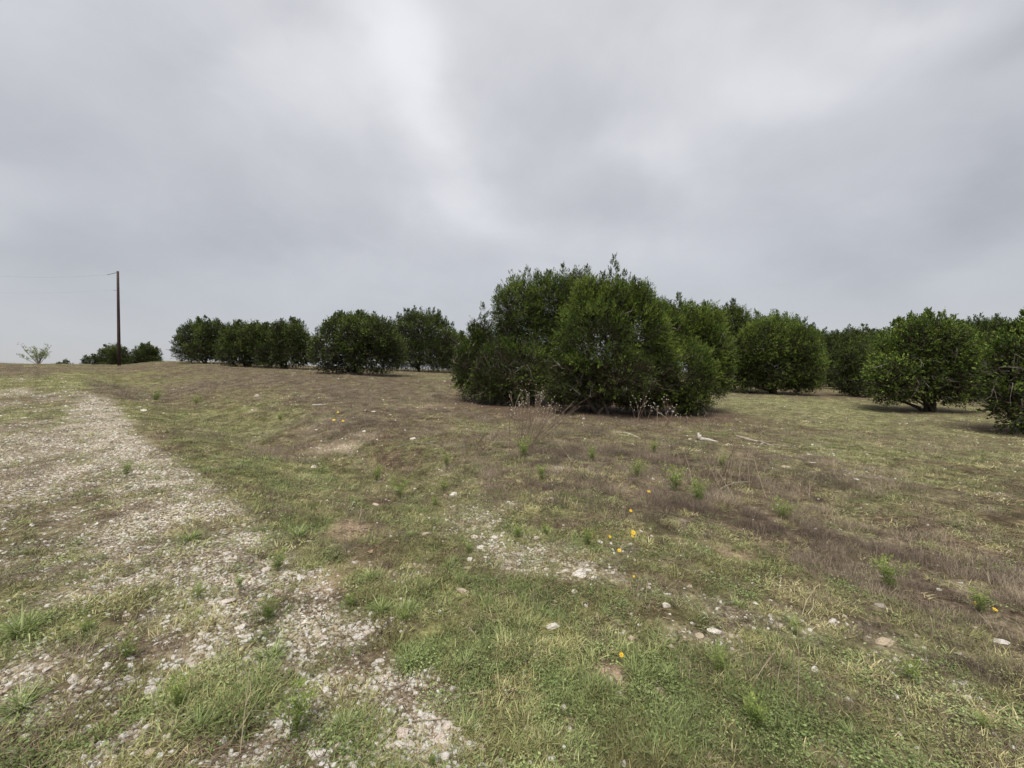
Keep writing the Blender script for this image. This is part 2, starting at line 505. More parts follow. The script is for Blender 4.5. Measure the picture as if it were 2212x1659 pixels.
def cover(x, y):
    """shares of each kind of ground cover at places x, y"""
    s, t = st(x, y)
    edge = 1.30 + 0.5 * (fbm(t, s * 0, 2.6, 3, 31) - 0.5) + 0.25 * (fbm(x, y, 0.5, 2, 33) - 0.5)
    road = sstep(0.10, -0.25, s - edge) * sstep(-4.6, -3.6, s) * (1 - sstep(24, 38, t + 7 * (fbm(x, y, 3, 2, 37) - .5)))
    n1, n2, n3 = fbm(x, y, 0.9, 4, 41), fbm(x, y, 0.35, 3, 47), fbm(x, y, 2.4, 3, 53)
    # noise drawn out along the track
    nr = fbm(s * 1.0, t * 0.45, 0.55, 4, 61)
    g = patch('gravel', x, y)
    gr = patch('green', x, y)
    gravel = road * np.clip(0.35 + 0.75 * g - 0.38 * gr + .55 * np.exp(-((s - edge + .35) / .38) ** 2) * sstep(2.5, 4, t) * (1 - sstep(14, 22, t)) + 1.3 * (nr - 0.5) + 1.1 * (n2 - .5), 0, 1)
    gravel *= .55 + .45 * sstep(.35, .6, fbm(x, y, .16, 2, 71))
    gravel = np.maximum(gravel, np.clip(g * 1.1 - 0.35 + 1.2 * (n2 - .5), 0, 1) * np.where(y < 5, 1, road))
    rubble = np.clip(patch('rubble', x, y) * 1.1 - 0.25 + 1.6 * (n2 - .5), 0, 1) * (1 - gravel)
    bare = np.clip(patch('bare', x, y) * 1.15 - 0.25 + 1.0 * (n2 - .5), 0, 1)
    brown = np.clip(-0.02 + 0.75 * patch('brown', x, y) + 1.3 * (n3 - .5) + .6 * (n1 - .5), 0, 1) * (1 - road)
    litter = np.clip(patch('litter', x, y) * 1.1 - 0.15 + 0.8 * (n1 - .5), 0, 1)
    pale = np.clip(0.10 + 0.8 * patch('pale', x, y) + 1.2 * (n1 - .5), 0, 1)
    green = np.clip(0.22 + 0.8 * gr - .5 * brown + 1.3 * (n1 - .5) + .5 * (n2 - .5), 0, 1) * (1 - 0.5 * gravel)
    green = green * (1 - .35 * road * (1 - np.clip(gr, 0, 1))) * (1 - litter) * (1 - bare)
    return dict(gravel=gravel, rubble=rubble, bare=bare, brown=brown * (1 - gravel), litter=litter, pale=pale * (1 - gravel), green=green, road=road)


# ------------------------------------------------------------------ ground
def ground_material():
    m = bpy.data.materials.new('ground_soil')
    m.use_nodes = True
    w = NT(m.node_tree)
    A = w.n('ShaderNodeAttribute', attribute_name='mask_a')
    B = w.n('ShaderNodeAttribute', attribute_name='mask_b')
    sa = w.n('ShaderNodeSeparateColor', {0: A.outputs['Color']})
    sb = w.n('ShaderNodeSeparateColor', {0: B.outputs['Color']})
    gravel, green, brown = sa.outputs
    bare, litter, pale = sb.outputs
    pos = w.n('ShaderNodeNewGeometry').outputs['Position']
    nA = w.noise(pos, 2.2, 6, 0.65)
    nB = w.noise(pos, 17.0, 5, 0.7)
    nC = w.noise(pos, 70.0, 4, 0.7)
    nD = w.noise(pos, 6.0, 5, 0.7)
    soil = w.ramp(w.math('ADD', w.math('MULTIPLY', nB, 0.6), w.math('MULTIPLY', nC, 0.4)), [(0.40, (0.038, 0.028, 0.019)), (0.55, (0.105, 0.080, 0.054)), (0.66, (0.29, 0.235, 0.165))])
    gcol = w.ramp(nB, [(0.36, (0.058, 0.060, 0.024)), (0.5, (0.145, 0.150, 0.058)), (0.64, (0.30, 0.30, 0.14))])
    bcol = w.ramp(nB, [(0.36, (0.040, 0.030, 0.024)), (0.5, (0.100, 0.080, 0.061)), (0.66, (0.185, 0.152, 0.115))])
    pcol = w.ramp(nB, [(0.36, (0.070, 0.071, 0.036)), (0.5, (0.150, 0.158, 0.078)), (0.64, (0.26, 0.27, 0.145))])
    barec = w.ramp(nC, [(0.3, (0.23, 0.17, 0.115)), (0.7, (0.40, 0.305, 0.215))])
    litc = w.ramp(nC, [(0.3, (0.045, 0.032, 0.023)), (0.7, (0.115, 0.080, 0.056))])
    c = w.mix(w.math('MULTIPLY', green, 0.75), soil, gcol)
    c = w.mix(w.math('MULTIPLY', pale, 0.7), c, pcol)
    c = w.mix(w.math('MULTIPLY', brown, 0.8), c, bcol)
    # packed gravel: small stones read from a cell texture
    vor = w.n('ShaderNodeTexVoronoi', {'Vector': pos, 'Scale': 62.0, 'Randomness': 1.0})
    vs = w.n('ShaderNodeSeparateColor', {0: vor.outputs['Color']})
    peb = w.ramp(vs.outputs[0], [(0.0, (0.10, 0.075, 0.05)), (0.3, (0.25, 0.20, 0.14)), (0.6, (0.46, 0.39, 0.30)), (1.0, (0.82, 0.78, 0.70))])
    dark = w.ramp(vor.outputs['Distance'], [(0.35, 1.0), (0.75, 0.45)])
    peb = w.mix(1.0, peb, dark, 'MULTIPLY')
    vor2 = w.n('ShaderNodeTexVoronoi', {'Vector': pos, 'Scale': 20.0, 'Randomness': 1.0})
    vs2 = w.n('ShaderNodeSeparateColor', {0: vor2.outputs['Color']})
    big = w.math('MULTIPLY', w.ramp(vs2.outputs[1], [(0.74, 0.0), (0.78, 1.0)], 'LINEAR'), w.ramp(vor2.outputs['Distance'], [(0.30, 1.0), (0.42, 0.0)]))
    peb = w.mix(big, peb, (0.66, 0.61, 0.55))
    nE = w.noise(pos, 3.3, 5, 0.62, 0.4)
    c = w.mix(1.0, c, w.ramp(nE, [(0.36, (0.52, 0.48, 0.46)), (0.5, (0.95, 0.93, 0.88)), (0.64, (1.45, 1.48, 1.35))]), 'MULTIPLY')
    c = w.mix(bare, c, barec)
    gm = w.math('MULTIPLY', gravel, w.ramp(nD, [(0.3, 0.65), (0.6, 1.0)]))
    c = w.mix(gm, c, peb)
    c = w.mix(litter, c, litc)
    h = w.math('ADD', w.math('MULTIPLY', nB, 0.7), w.math('MULTIPLY', nC, 0.35))
    h = w.math('SUBTRACT', h, w.math('MULTIPLY', w.math('MULTIPLY', vor.outputs['Distance'], gravel), 0.4))
    bp = w.n('ShaderNodeBump', {'Height': h, 'Strength': 0.9, 'Distance': 0.035})
    b = w.n('ShaderNodeBsdfPrincipled', {'Base Color': c, 'Roughness': 0.95, 'Specular IOR Level': 0.1, 'Normal': bp.outputs[0]})
    w.n('ShaderNodeOutputMaterial', {'Surface': b.outputs[0]})
    return m


def build_ground():
    fwd = np.concatenate([np.linspace(-62, 62, 400)])
    rest = np.linspace(62, 298, 50)[1:-1]
    az = np.radians(np.concatenate([fwd, rest]))
    rr = [0.25]
    while rr[-1] < 900:
        rr.append(rr[-1] * (1.016 if rr[-1] < 60 else 1.06) + 0.002)
    rr = np.array(rr)
    na, nr = len(az), len(rr)
    X = np.outer(rr, np.sin(az)).ravel()
    Y = np.outer(rr, np.cos(az)).ravel()
    X = np.append(X, 0.0)
    Y = np.append(Y, 0.0)
    far = np.hypot(X, Y)
    Z = height(X, Y)
    c = cover(X, Y)
    i = np.arange(nr - 1)[:, None] * na
    j = np.arange(na)[None, :]
    a, b = (i + j).ravel(), (i + (j + 1) % na).ravel()
    q = np.stack([a, a + na, b + na, b], 1)
    F = np.vstack([q[:, [0, 1, 2]], q[:, [0, 2, 3]]])
    ctr = nr * na
    jj = np.arange(na)
    F = np.vstack([F, np.stack([jj, (jj + 1) % na, np.full(na, ctr)], 1)])
    F = F[:, ::-1]
    gm = np.clip(c['gravel'] + 0.55 * c['rubble'], 0, 1)
    ma = np.stack([gm, c['green'], c['brown'], np.ones_like(gm)], 1)
    mb = np.stack([c['bare'], c['litter'], c['pale'], np.ones_like(gm)], 1)
    me = mk_mesh('ground', np.stack([X, Y, Z], 1), F, ground_material(), True, {'mask_a': ('FLOAT_COLOR', ma), 'mask_b': ('FLOAT_COLOR', mb)})
    if me.polygons[0].normal.z < 0:
        me.flip_normals()
    o = obj('ground', me)
    tag(o, 'stony grassland rising to a low knoll at the left', kind='structure')


build_ground()


# ------------------------------------------------------------------ prototypes for scattered cover
def blades(n, length, width, spread, lean, rng, curve=0.8, segs=3):
    """n tapered, arching blades from a common tuft"""
    az = rng.uniform(0, 2 * np.pi, n)
    r = spread * np.sqrt(rng.uniform(0, 1, n))
    ba = rng.uniform(0, 2 * np.pi, n)
    base = np.stack([r * np.cos(ba), r * np.sin(ba), -0.005 * np.ones(n)], 1)
    az = np.where(rng.uniform(0, 1, n) < 0.6, ba + rng.normal(0, .6, n), az)
    L = length * rng.uniform(0.45, 1.1, n)
    th = np.abs(rng.normal(lean, lean * 0.45, n))
    cv = curve * rng.uniform(0.2, 1.3, n)
    W = width * rng.uniform(0.6, 1.3, n)
    hz = np.stack([np.cos(az), np.sin(az), np.zeros(n)], 1)
    tw = az + rng.normal(0, .5, n)
    sd = np.stack([-np.sin(tw), np.cos(tw), np.zeros(n)], 1)
    pts = [base]
    p = base
    for k in range(segs):
        a = th + cv * (k + 0.5) / segs
        step = (L / segs)[:, None] * (np.sin(a)[:, None] * hz + np.cos(a)[:, None] * np.array([0, 0, 1.0]))
        p = p + step
        pts.append(p)
    V = []
    for k in range(segs):
        w_ = (W * (1 - 0.75 * (k / segs) ** 1.5))[:, None] / 2
        V += [pts[k] - sd * w_, pts[k] + sd * w_]
    V.append(pts[-1])
    V = np.stack(V, 1)
    nv = V.shape[1]
    V[:, :, 2] = np.maximum(V[:, :, 2], -0.004 + 0.0 * V[:, :, 2])
    f = []
    for k in range(segs - 1):
        a, b, c, d = 2 * k, 2 * k + 1, 2 * k + 3, 2 * k + 2
        f += [(a, b, c), (a, c, d)]
    f.append((2 * segs - 2, 2 * segs - 1, 2 * segs))
    f = np.array(f)
    F = (f[None] + (np.arange(n) * nv)[:, None, None]).reshape(-1, 3)
    return V.reshape(-1, 3), F


def leaflets(n, size, spread, h, rng, tilt=0.5):
    c = np.stack([rng.normal(0, spread * .6, n), rng.normal(0, spread * .6, n), rng.uniform(0.1, 1, n) * h], 1)
    az = rng.uniform(0, 2 * np.pi, n)
    el = rng.uniform(-.2, tilt, n)
    d = np.stack([np.cos(az) * np.cos(el), np.sin(az) * np.cos(el), np.sin(el)], 1)
    up = np.array([0, 0, 1.0]) + rng.normal(0, .3, (n, 3))
    sd = np.cross(d, up)
    sd /= np.linalg.norm(sd, axis=1)[:, None]
    s = (size * rng.uniform(.6, 1.3, n))[:, None]
    V = np.stack([c - d * s * .5, c + sd * s * .32, c + d * s * .5, c - sd * s * .32], 1).reshape(-1, 3)
    f = np.array([(0, 1, 2), (0, 2, 3)])
    F = (f[None] + (np.arange(n) * 4)[:, None, None]).reshape(-1, 3)
    return V, F


def sticks(n, length, width, spread, rng):
    b = Bag()
    for _ in range(n):
        a = rng.uniform(0, 6.28)
        c = np.array([rng.normal(0, spread), rng.normal(0, spread), 0.004])
        d = np.array([math.cos(a), math.sin(a), rng.normal(0, .15)]) * length * rng.uniform(.4, 1.2) / 2
        V, F = tube([c - d, c + d * .2 + rng.normal(0, length * .05, 3) * [1, 1, .3], c + d], [width, width * .8, width * .4], 3, False)
        b.add(V, F)
    return np.vstack(b.V), np.vstack(b.F)


def hull_stone(rng, sub=1, flat=0.7):
    """angular broken stone"""
    import bmesh
    bm = bmesh.new()
    bmesh.ops.create_icosphere(bm, subdivisions=sub, radius=1)
    D = np.array([v.co[:] for v in bm.verts])
    F = np.array([[v.index for v in f.verts] for f in bm.faces])
    bm.free()
    K = rng.integers(7, 10)
    N = rng.normal(0, 1, (K, 3))
    N /= np.linalg.norm(N, axis=1)[:, None]
    dist = rng.uniform(0.48, 0.92, K)
    dots = D @ N.T
    rad = np.where(dots > 0.05, dist[None] / np.maximum(dots, 0.05), 9).min(1)
    rad = np.minimum(rad, 1.15) * (1 + rng.normal(0, .02, len(D)))
    V = D * rad[:, None] * np.array([1, rng.uniform(.6, .95), rng.uniform(.45, .8) * flat / .7])
    V[:, 2] += 0.25
    return V * 0.5, F


PROTO = {}
prng = np.random.default_rng(5)


def proto(key, gens, mat, smooth=False):
    out = []
    for V, F in gens:
        me = mk_mesh(key, V, F, mat, smooth)
        o = bpy.data.objects.new(key, me)     # source shape only, never linked
        out.append(o)
    PROTO[key] = out


proto('grass_mat', [blades(22, .050, .0042, .050, .85, prng) for _ in range(4)], M['g_green'])
proto('grass_tall', [blades(24, .085, .0044, .04, .7, prng, 1.1) for _ in range(3)], M['g_green'])
proto('grass_olive', [blades(22, .052, .0036, .055, .9, prng) for _ in range(4)], M['g_olive'])
proto('grass_pale', [blades(28, .050, .0028, .06, .8, prng) for _ in range(3)], M['g_pale'])
proto('grass_brown', [blades(22, .12, .0015, .07, .45, prng, .5, 2) for _ in range(4)], M['g_brown'])
proto('forb_leaves', [leaflets(40, .011, .06, .03, prng) for _ in range(3)], M['forb'])
proto('litter_bits', [sticks(14, .06, .0012, .05, prng) for _ in range(3)], M['litter'])
proto('gravel_stone', [hull_stone(prng, 1) for _ in range(7)], M['gravel'])


def scatter(name, label, keys, pts, scl, idx, tint, tilt=0.12, seed=0):
    """one object of uncountable cover: copies of a few small shapes at the given points"""
    rng = np.random.default_rng(seed)
    n = len(pts)
    me = bpy.data.meshes.new(name)
    me.vertices.add(n)
    me.vertices.foreach_set('co', np.asarray(pts, np.float32).ravel())
    rot = np.stack([rng.normal(0, tilt, n), rng.normal(0, tilt, n), rng.uniform(0, 6.283, n)], 1)
    for nm, typ, arr, key in (('rot', 'FLOAT_VECTOR', rot, 'vector'), ('scl', 'FLOAT_VECTOR', scl, 'vector'), ('tint', 'FLOAT', tint, 'value')):
        a = me.attributes.new(nm, typ, 'POINT')
        a.data.foreach_set(key, np.asarray(arr, np.float32).ravel())
    a = me.attributes.new('pick', 'INT', 'POINT')
    a.data.foreach_set('value', np.asarray(idx, np.int32))
    o = obj(name, me)
    g = bpy.data.node_groups.new(name + '_nodes', 'GeometryNodeTree')
    g.interface.new_socket('Geometry', in_out='INPUT', socket_type='NodeSocketGeometry')
    g.interface.new_socket('Geometry', in_out='OUTPUT', socket_type='NodeSocketGeometry')
    nd, lk = g.nodes, g.links
    gi, go = nd.new('NodeGroupInput'), nd.new('NodeGroupOutput')
    join = nd.new('GeometryNodeJoinGeometry')
    protos = [p for k in keys for p in PROTO[k]]
    for p in reversed(protos):
        oi = nd.new('GeometryNodeObjectInfo')
        oi.inputs['Object'].default_value = p
        oi.inputs['As Instance'].default_value = False
        gti = nd.new('GeometryNodeGeometryToInstance')
        lk.new(oi.outputs['Geometry'], gti.inputs[0])
        lk.new(gti.outputs[0], join.inputs[0])
    iop = nd.new('GeometryNodeInstanceOnPoints')
    iop.inputs['Pick Instance'].default_value = True
    lk.new(gi.outputs[0], iop.inputs['Points'])
    lk.new(join.outputs[0], iop.inputs['Instance'])

    def attr(nm, typ):
        x = nd.new('GeometryNodeInputNamedAttribute')
        x.data_type = typ
        x.inputs['Name'].default_value = nm
        return x.outputs['Attribute']
    lk.new(attr('pick', 'INT'), iop.inputs['Instance Index'])
    e2r = nd.new('FunctionNodeEulerToRotation')
    lk.new(attr('rot', 'FLOAT_VECTOR'), e2r.inputs[0])
    lk.new(e2r.outputs[0], iop.inputs['Rotation'])
    lk.new(attr('scl', 'FLOAT_VECTOR'), iop.inputs['Scale'])
    lk.new(iop.outputs[0], go.inputs[0])
    md = o.modifiers.new('scatter', 'NODES')
    md.node_group = g
    tag(o, label, kind='stuff')
    return o


def candidates(n, r0, r1, seed, az=58, power=0.0):
    rng = np.random.default_rng(seed)
    r = np.exp(rng.uniform(math.log(r0), math.log(r1), n))
    a = np.radians(rng.uniform(-az, az, n))
    return r * np.sin(a), r * np.cos(a), r, rng


def clear_of_rocks(x, y, k=.62):
    """nothing grows through a stone"""
    ok = np.ones(len(x), bool)
    for (rx, ry, rw) in used_rocks:
        m = np.where((np.abs(x - rx) < rw) & (np.abs(y - ry) < rw * 1.4))[0]
        if len(m):
            dx, dy = x[m] - rx, y[m] - ry + rw * .25
            ok[m[(dx / (rw * k)) ** 2 + (dy / (rw * k * 1.5)) ** 2 < 1]] = False
    return ok


def cover_scatter(name, label, keys, n, dens, seed, r0=0.9, r1=62, size=1.0, grow=0.42, tint=None, tilt=.12, minr=3.0):
    x, y, r, rng = candidates(n, r0, r1, seed)
    c = cover(x, y)
    k_ = np.where(r < 7, 1.0, 1.8)
    clump = .07 + 1.2 * sstep(.455, .61, fbm(x / k_, y / k_, .24, 3, seed + 3))
    keep = (rng.uniform(0, 1, n) < dens(c, x, y, r) * clump) & clear_of_rocks(x, y)
    x, y, r = x[keep], y[keep], r[keep]
    c = {k: v[keep] for k, v in c.items()}
    z = height(x, y)
    m = len(x)
    np_ = sum(len(PROTO[k]) for k in keys)
    idx = rng.integers(0, np_, m)
    sc = size * rng.uniform(.55, 1.35, m)
    gw, gh = np.maximum(r / minr, 1) ** grow, np.maximum(r / minr, 1) ** (grow * .35)
    sc = np.stack([sc * gw, sc * gw, sc * gh * rng.uniform(.75, 1.25, m)], 1)
    tn = np.clip(0.45 + 1.3 * (fbm(x, y, .5, 3, seed + 7) - .5) + rng.normal(0, .19, m) + (tint(c) if tint else 0), 0, 1)
    scatter(name, label, keys, np.stack([x, y, z], 1), sc, idx, tn, tilt, seed)
    return m


# ------------------------------------------------------------------ single stones
ROCKM = []
rrng = np.random.default_rng(77)
for i in range(10):
    V, F = hull_stone(rrng, 2, .8)
    ROCKM.append({k: mk_mesh('limestone', V, F, M[k]) for k in ('stone', 'stone_tan', 'stone_grey')})
# origin and scale of the enlarged views the stones were read from
VIEW = {6: (548.6, 1206.9, .2976), 7: (1097.2, 1206.9, .2728), 8: (1590.9, 1206.9, .2807), 2: (658.3, 822.9, .2976), 1: (0, 795.5, .3333), 3: (1206.9, 822.9, .2976), 5: (0, 1206.9, .2976)}


def vp(v, x, y):
    ox, oy, k = VIEW[v]
    return ox + x * k, oy + y * k


used_rocks = []
rr_ = random.Random(3)


def rock(px, py, wpx, label, group=None, mat='stone', flat=1.0, tall=1.0, name='limestone_rock', cat='rock'):
    p = at(px, py + wpx * .18)
    dist = math.hypot(p[1], CAM_Z - p[2])
    w_ = wpx * p[1] / FPX * (1.25 if py > 1150 else 1.0)
    o = obj(name, ROCKM[rr_.randrange(10)][mat])
    o.location = (p[0], p[1], p[2] - 0.09 * w_)
    o.scale = (w_, w_ * rr_.uniform(.75, 1.0), w_ * .85 * flat * tall)
    o.rotation_euler = (rr_.uniform(-.25, .25), rr_.uniform(-.25, .25), rr_.uniform(-.5, .5) + (3.14 if rr_.random() < .5 else 0))
    tag(o, label, cat, group)
    used_rocks.append((p[0], p[1], w_))
    return o


NAMED = [
    (6, 1505, 222, 78, 'tan rounded rock alone on green grass left of the yellow flower line', 'stone_tan', 1),
    (6, 2165, 478, 98, 'cream flat topped rock sitting alone in the green grass centre', 'stone', .8),
    (6, 1445, 940, 66, 'white angular stone at the right rim of the gravel beside a tussock', 'stone', 1.1),
    (6, 925, 860, 84, 'white elongated stone lying in the gravel strip left of the green tussocks', 'stone', .8),
    (6, 975, 1365, 90, 'largest cream block in the gravel at the bottom of the picture', 'stone', 1.2),
    (6, 1080, 1270, 74, 'tall narrow pale stone standing just behind the largest cream block', 'stone', 1.7),
    (6, 1105, 1135, 60, 'white upright stone in the gravel under a bent dry straw', 'stone', 1.3),
    (6, 1380, 1430, 70, 'white upright stone near the bottom edge, right of the gravel', 'stone', 1.3),
    (6, 1345, 1300, 90, 'double pinkish white stone beside the round tussock', 'stone', 1.1),
    (6, 1415, 1200, 66, 'pinkish white stone touching the foot of the round tussock', 'stone', .9),
    (6, 600, 1360, 56, 'white pointed stone between the bright green weed and the bottom gravel', 'stone', 1.3),
    (6, 180, 1180, 78, 'pale grey stone half sunk in grass left of the bright weed', 'stone', 1.0),
    (6, 765, 555, 80, 'white slab at the front of a group of three touching stones', 'stone', .7),
    (6, 845, 525, 66, 'white slab at the right of a group of three touching stones', 'stone', .6),
    (6, 810, 495, 62, 'pinkish slab at the back of a group of three touching stones', 'stone', .7),
    (6, 465, 1400, 110, 'wide pinkish flat stone half buried at lower left of the gravel', 'stone', .55),
    (7, 435, 1180, 66, 'white pinkish stone alone on bare earth below the green grass', 'stone', 1.1),
    (7, 910, 1625, 62, 'pale tall stone cut by the bottom edge of the picture', 'stone', 1.6),
    (7, 980, 625, 80, 'tan jagged stone above the lowest yellow flower', 'stone_tan', 1.0),
    (7, 1515, 600, 90, 'tan flat rock behind clover like weeds', 'stone_tan', .7),
    (7, 1245, 368, 60, 'cream round stone in the brown weeds above the tan jagged stone', 'stone', .9),
    (7, 1195, 1040, 90, 'khaki mossy rock among grass below the lowest yellow flower', 'stone_tan', .8),
    (7, 520, 260, 42, 'cream wedge stone above the cream flat topped rock', 'stone', 1.1),
    (8, 1140, 625, 150, 'large pinkish limestone rock half hidden by grass at lower right', 'stone_tan', .75),
    (8, 2040, 612, 112, 'pinkish flat slab lying on dark soil at the far right', 'stone', .45),
    (8, 1100, 350, 72, 'grey rounded stone in thin grass above the large pinkish rock', 'stone_grey', .8),
    (8, 1710, 725, 50, 'small white stone below the flat slab at the far right', 'stone', .7),
    (2, 665, 785, 46, 'white lump of stone behind the yellowish feathery weed', 'stone', 1.1),
    (2, 1080, 822, 60, 'white block, the taller of a pair above the rubble patch', 'stone', 1.5),
    (2, 1020, 830, 40, 'cream block, the smaller of a pair above the rubble patch', 'stone_tan', 1.3),
    (2, 60, 615, 52, 'cream stone at the foot of the bare bank left of the dry stalks', 'stone', .9),
    (2, 515, 890, 50, 'pinkish white stone below the thin dry stalks', 'stone', .8),
    (2, 785, 412, 50, 'grey white stone on the brown grass left of the big stalk clump', 'stone', .7),
    (2, 1125, 975, 36, 'grey pointed stone in the middle of the rubble patch', 'stone_grey', 1.9),
    (2, 1035, 1000, 60, 'long cream stone at the left of the rubble patch', 'stone', .6),
    (2, 1175, 1345, 62, 'cream stone below the rubble patch beside green tufts', 'stone_tan', .8),
    (2, 1200, 1290, 42, 'white square stone above a cream one below the rubble patch', 'stone', 1.1),
    (2, 2025, 273, 22, 'small white stone on the red brown litter before the trunk', 'stone', 1.0),
    (1, 683, 248, 50, 'flat white stone on the track edge where the gravel thins out', 'stone', .35),
    (1, 895, 245, 40, 'flat white stone in the ditch, the upper of two', 'stone', .35),
    (1, 927, 268, 42, 'white wedge stone in the ditch, the lower of two', 'stone', .8),
    (1, 2030, 635, 42, 'white stone on the ditch bank beside bare earth', 'stone', .7),
    (1, 1665, 180, 38, 'grey pointed stone in the brown grass of the far slope', 'stone_grey', 1.1),
    (3, 1640, 615, 64, 'flat brown topped slab on the meadow below the grey log', 'stone_tan', .5),
    (3, 1825, 522, 52, 'cream flat slab right of the grey log end', 'stone', .4),
    (3, 1835, 580, 60, 'thin cream slab between the grey log and the brown topped slab', 'stone', .3),
    (3, 1815, 650, 50, 'thin pale slab right of the brown topped slab', 'stone', .3),
    (3, 955, 422, 30, 'small cream stone left of the white driftwood knob', 'stone', .9),
    (3, 300, 1162, 36, 'white stone left of the largest yellow flower', 'stone', .9),
    (3, 520, 1180, 42, 'cream stone between the two largest yellow flowers', 'stone', .8),
    (3, 598, 1083, 38, 'cream stone right of the largest yellow flower', 'stone', .7),
    (3, 675, 1122, 28, 'small white stone, rightmost beside the largest yellow flower', 'stone', .9),
    (1, 2880, 81, 22, 'white stone standing on the pale meadow left of the big juniper', 'stone', .9),
]
for (v, x, y, w_, lab, mt, fl) in NAMED:
    rock(*vp(v, x, y), w_ * VIEW[v][2] * 1.05, lab, None, mt, flat=fl)

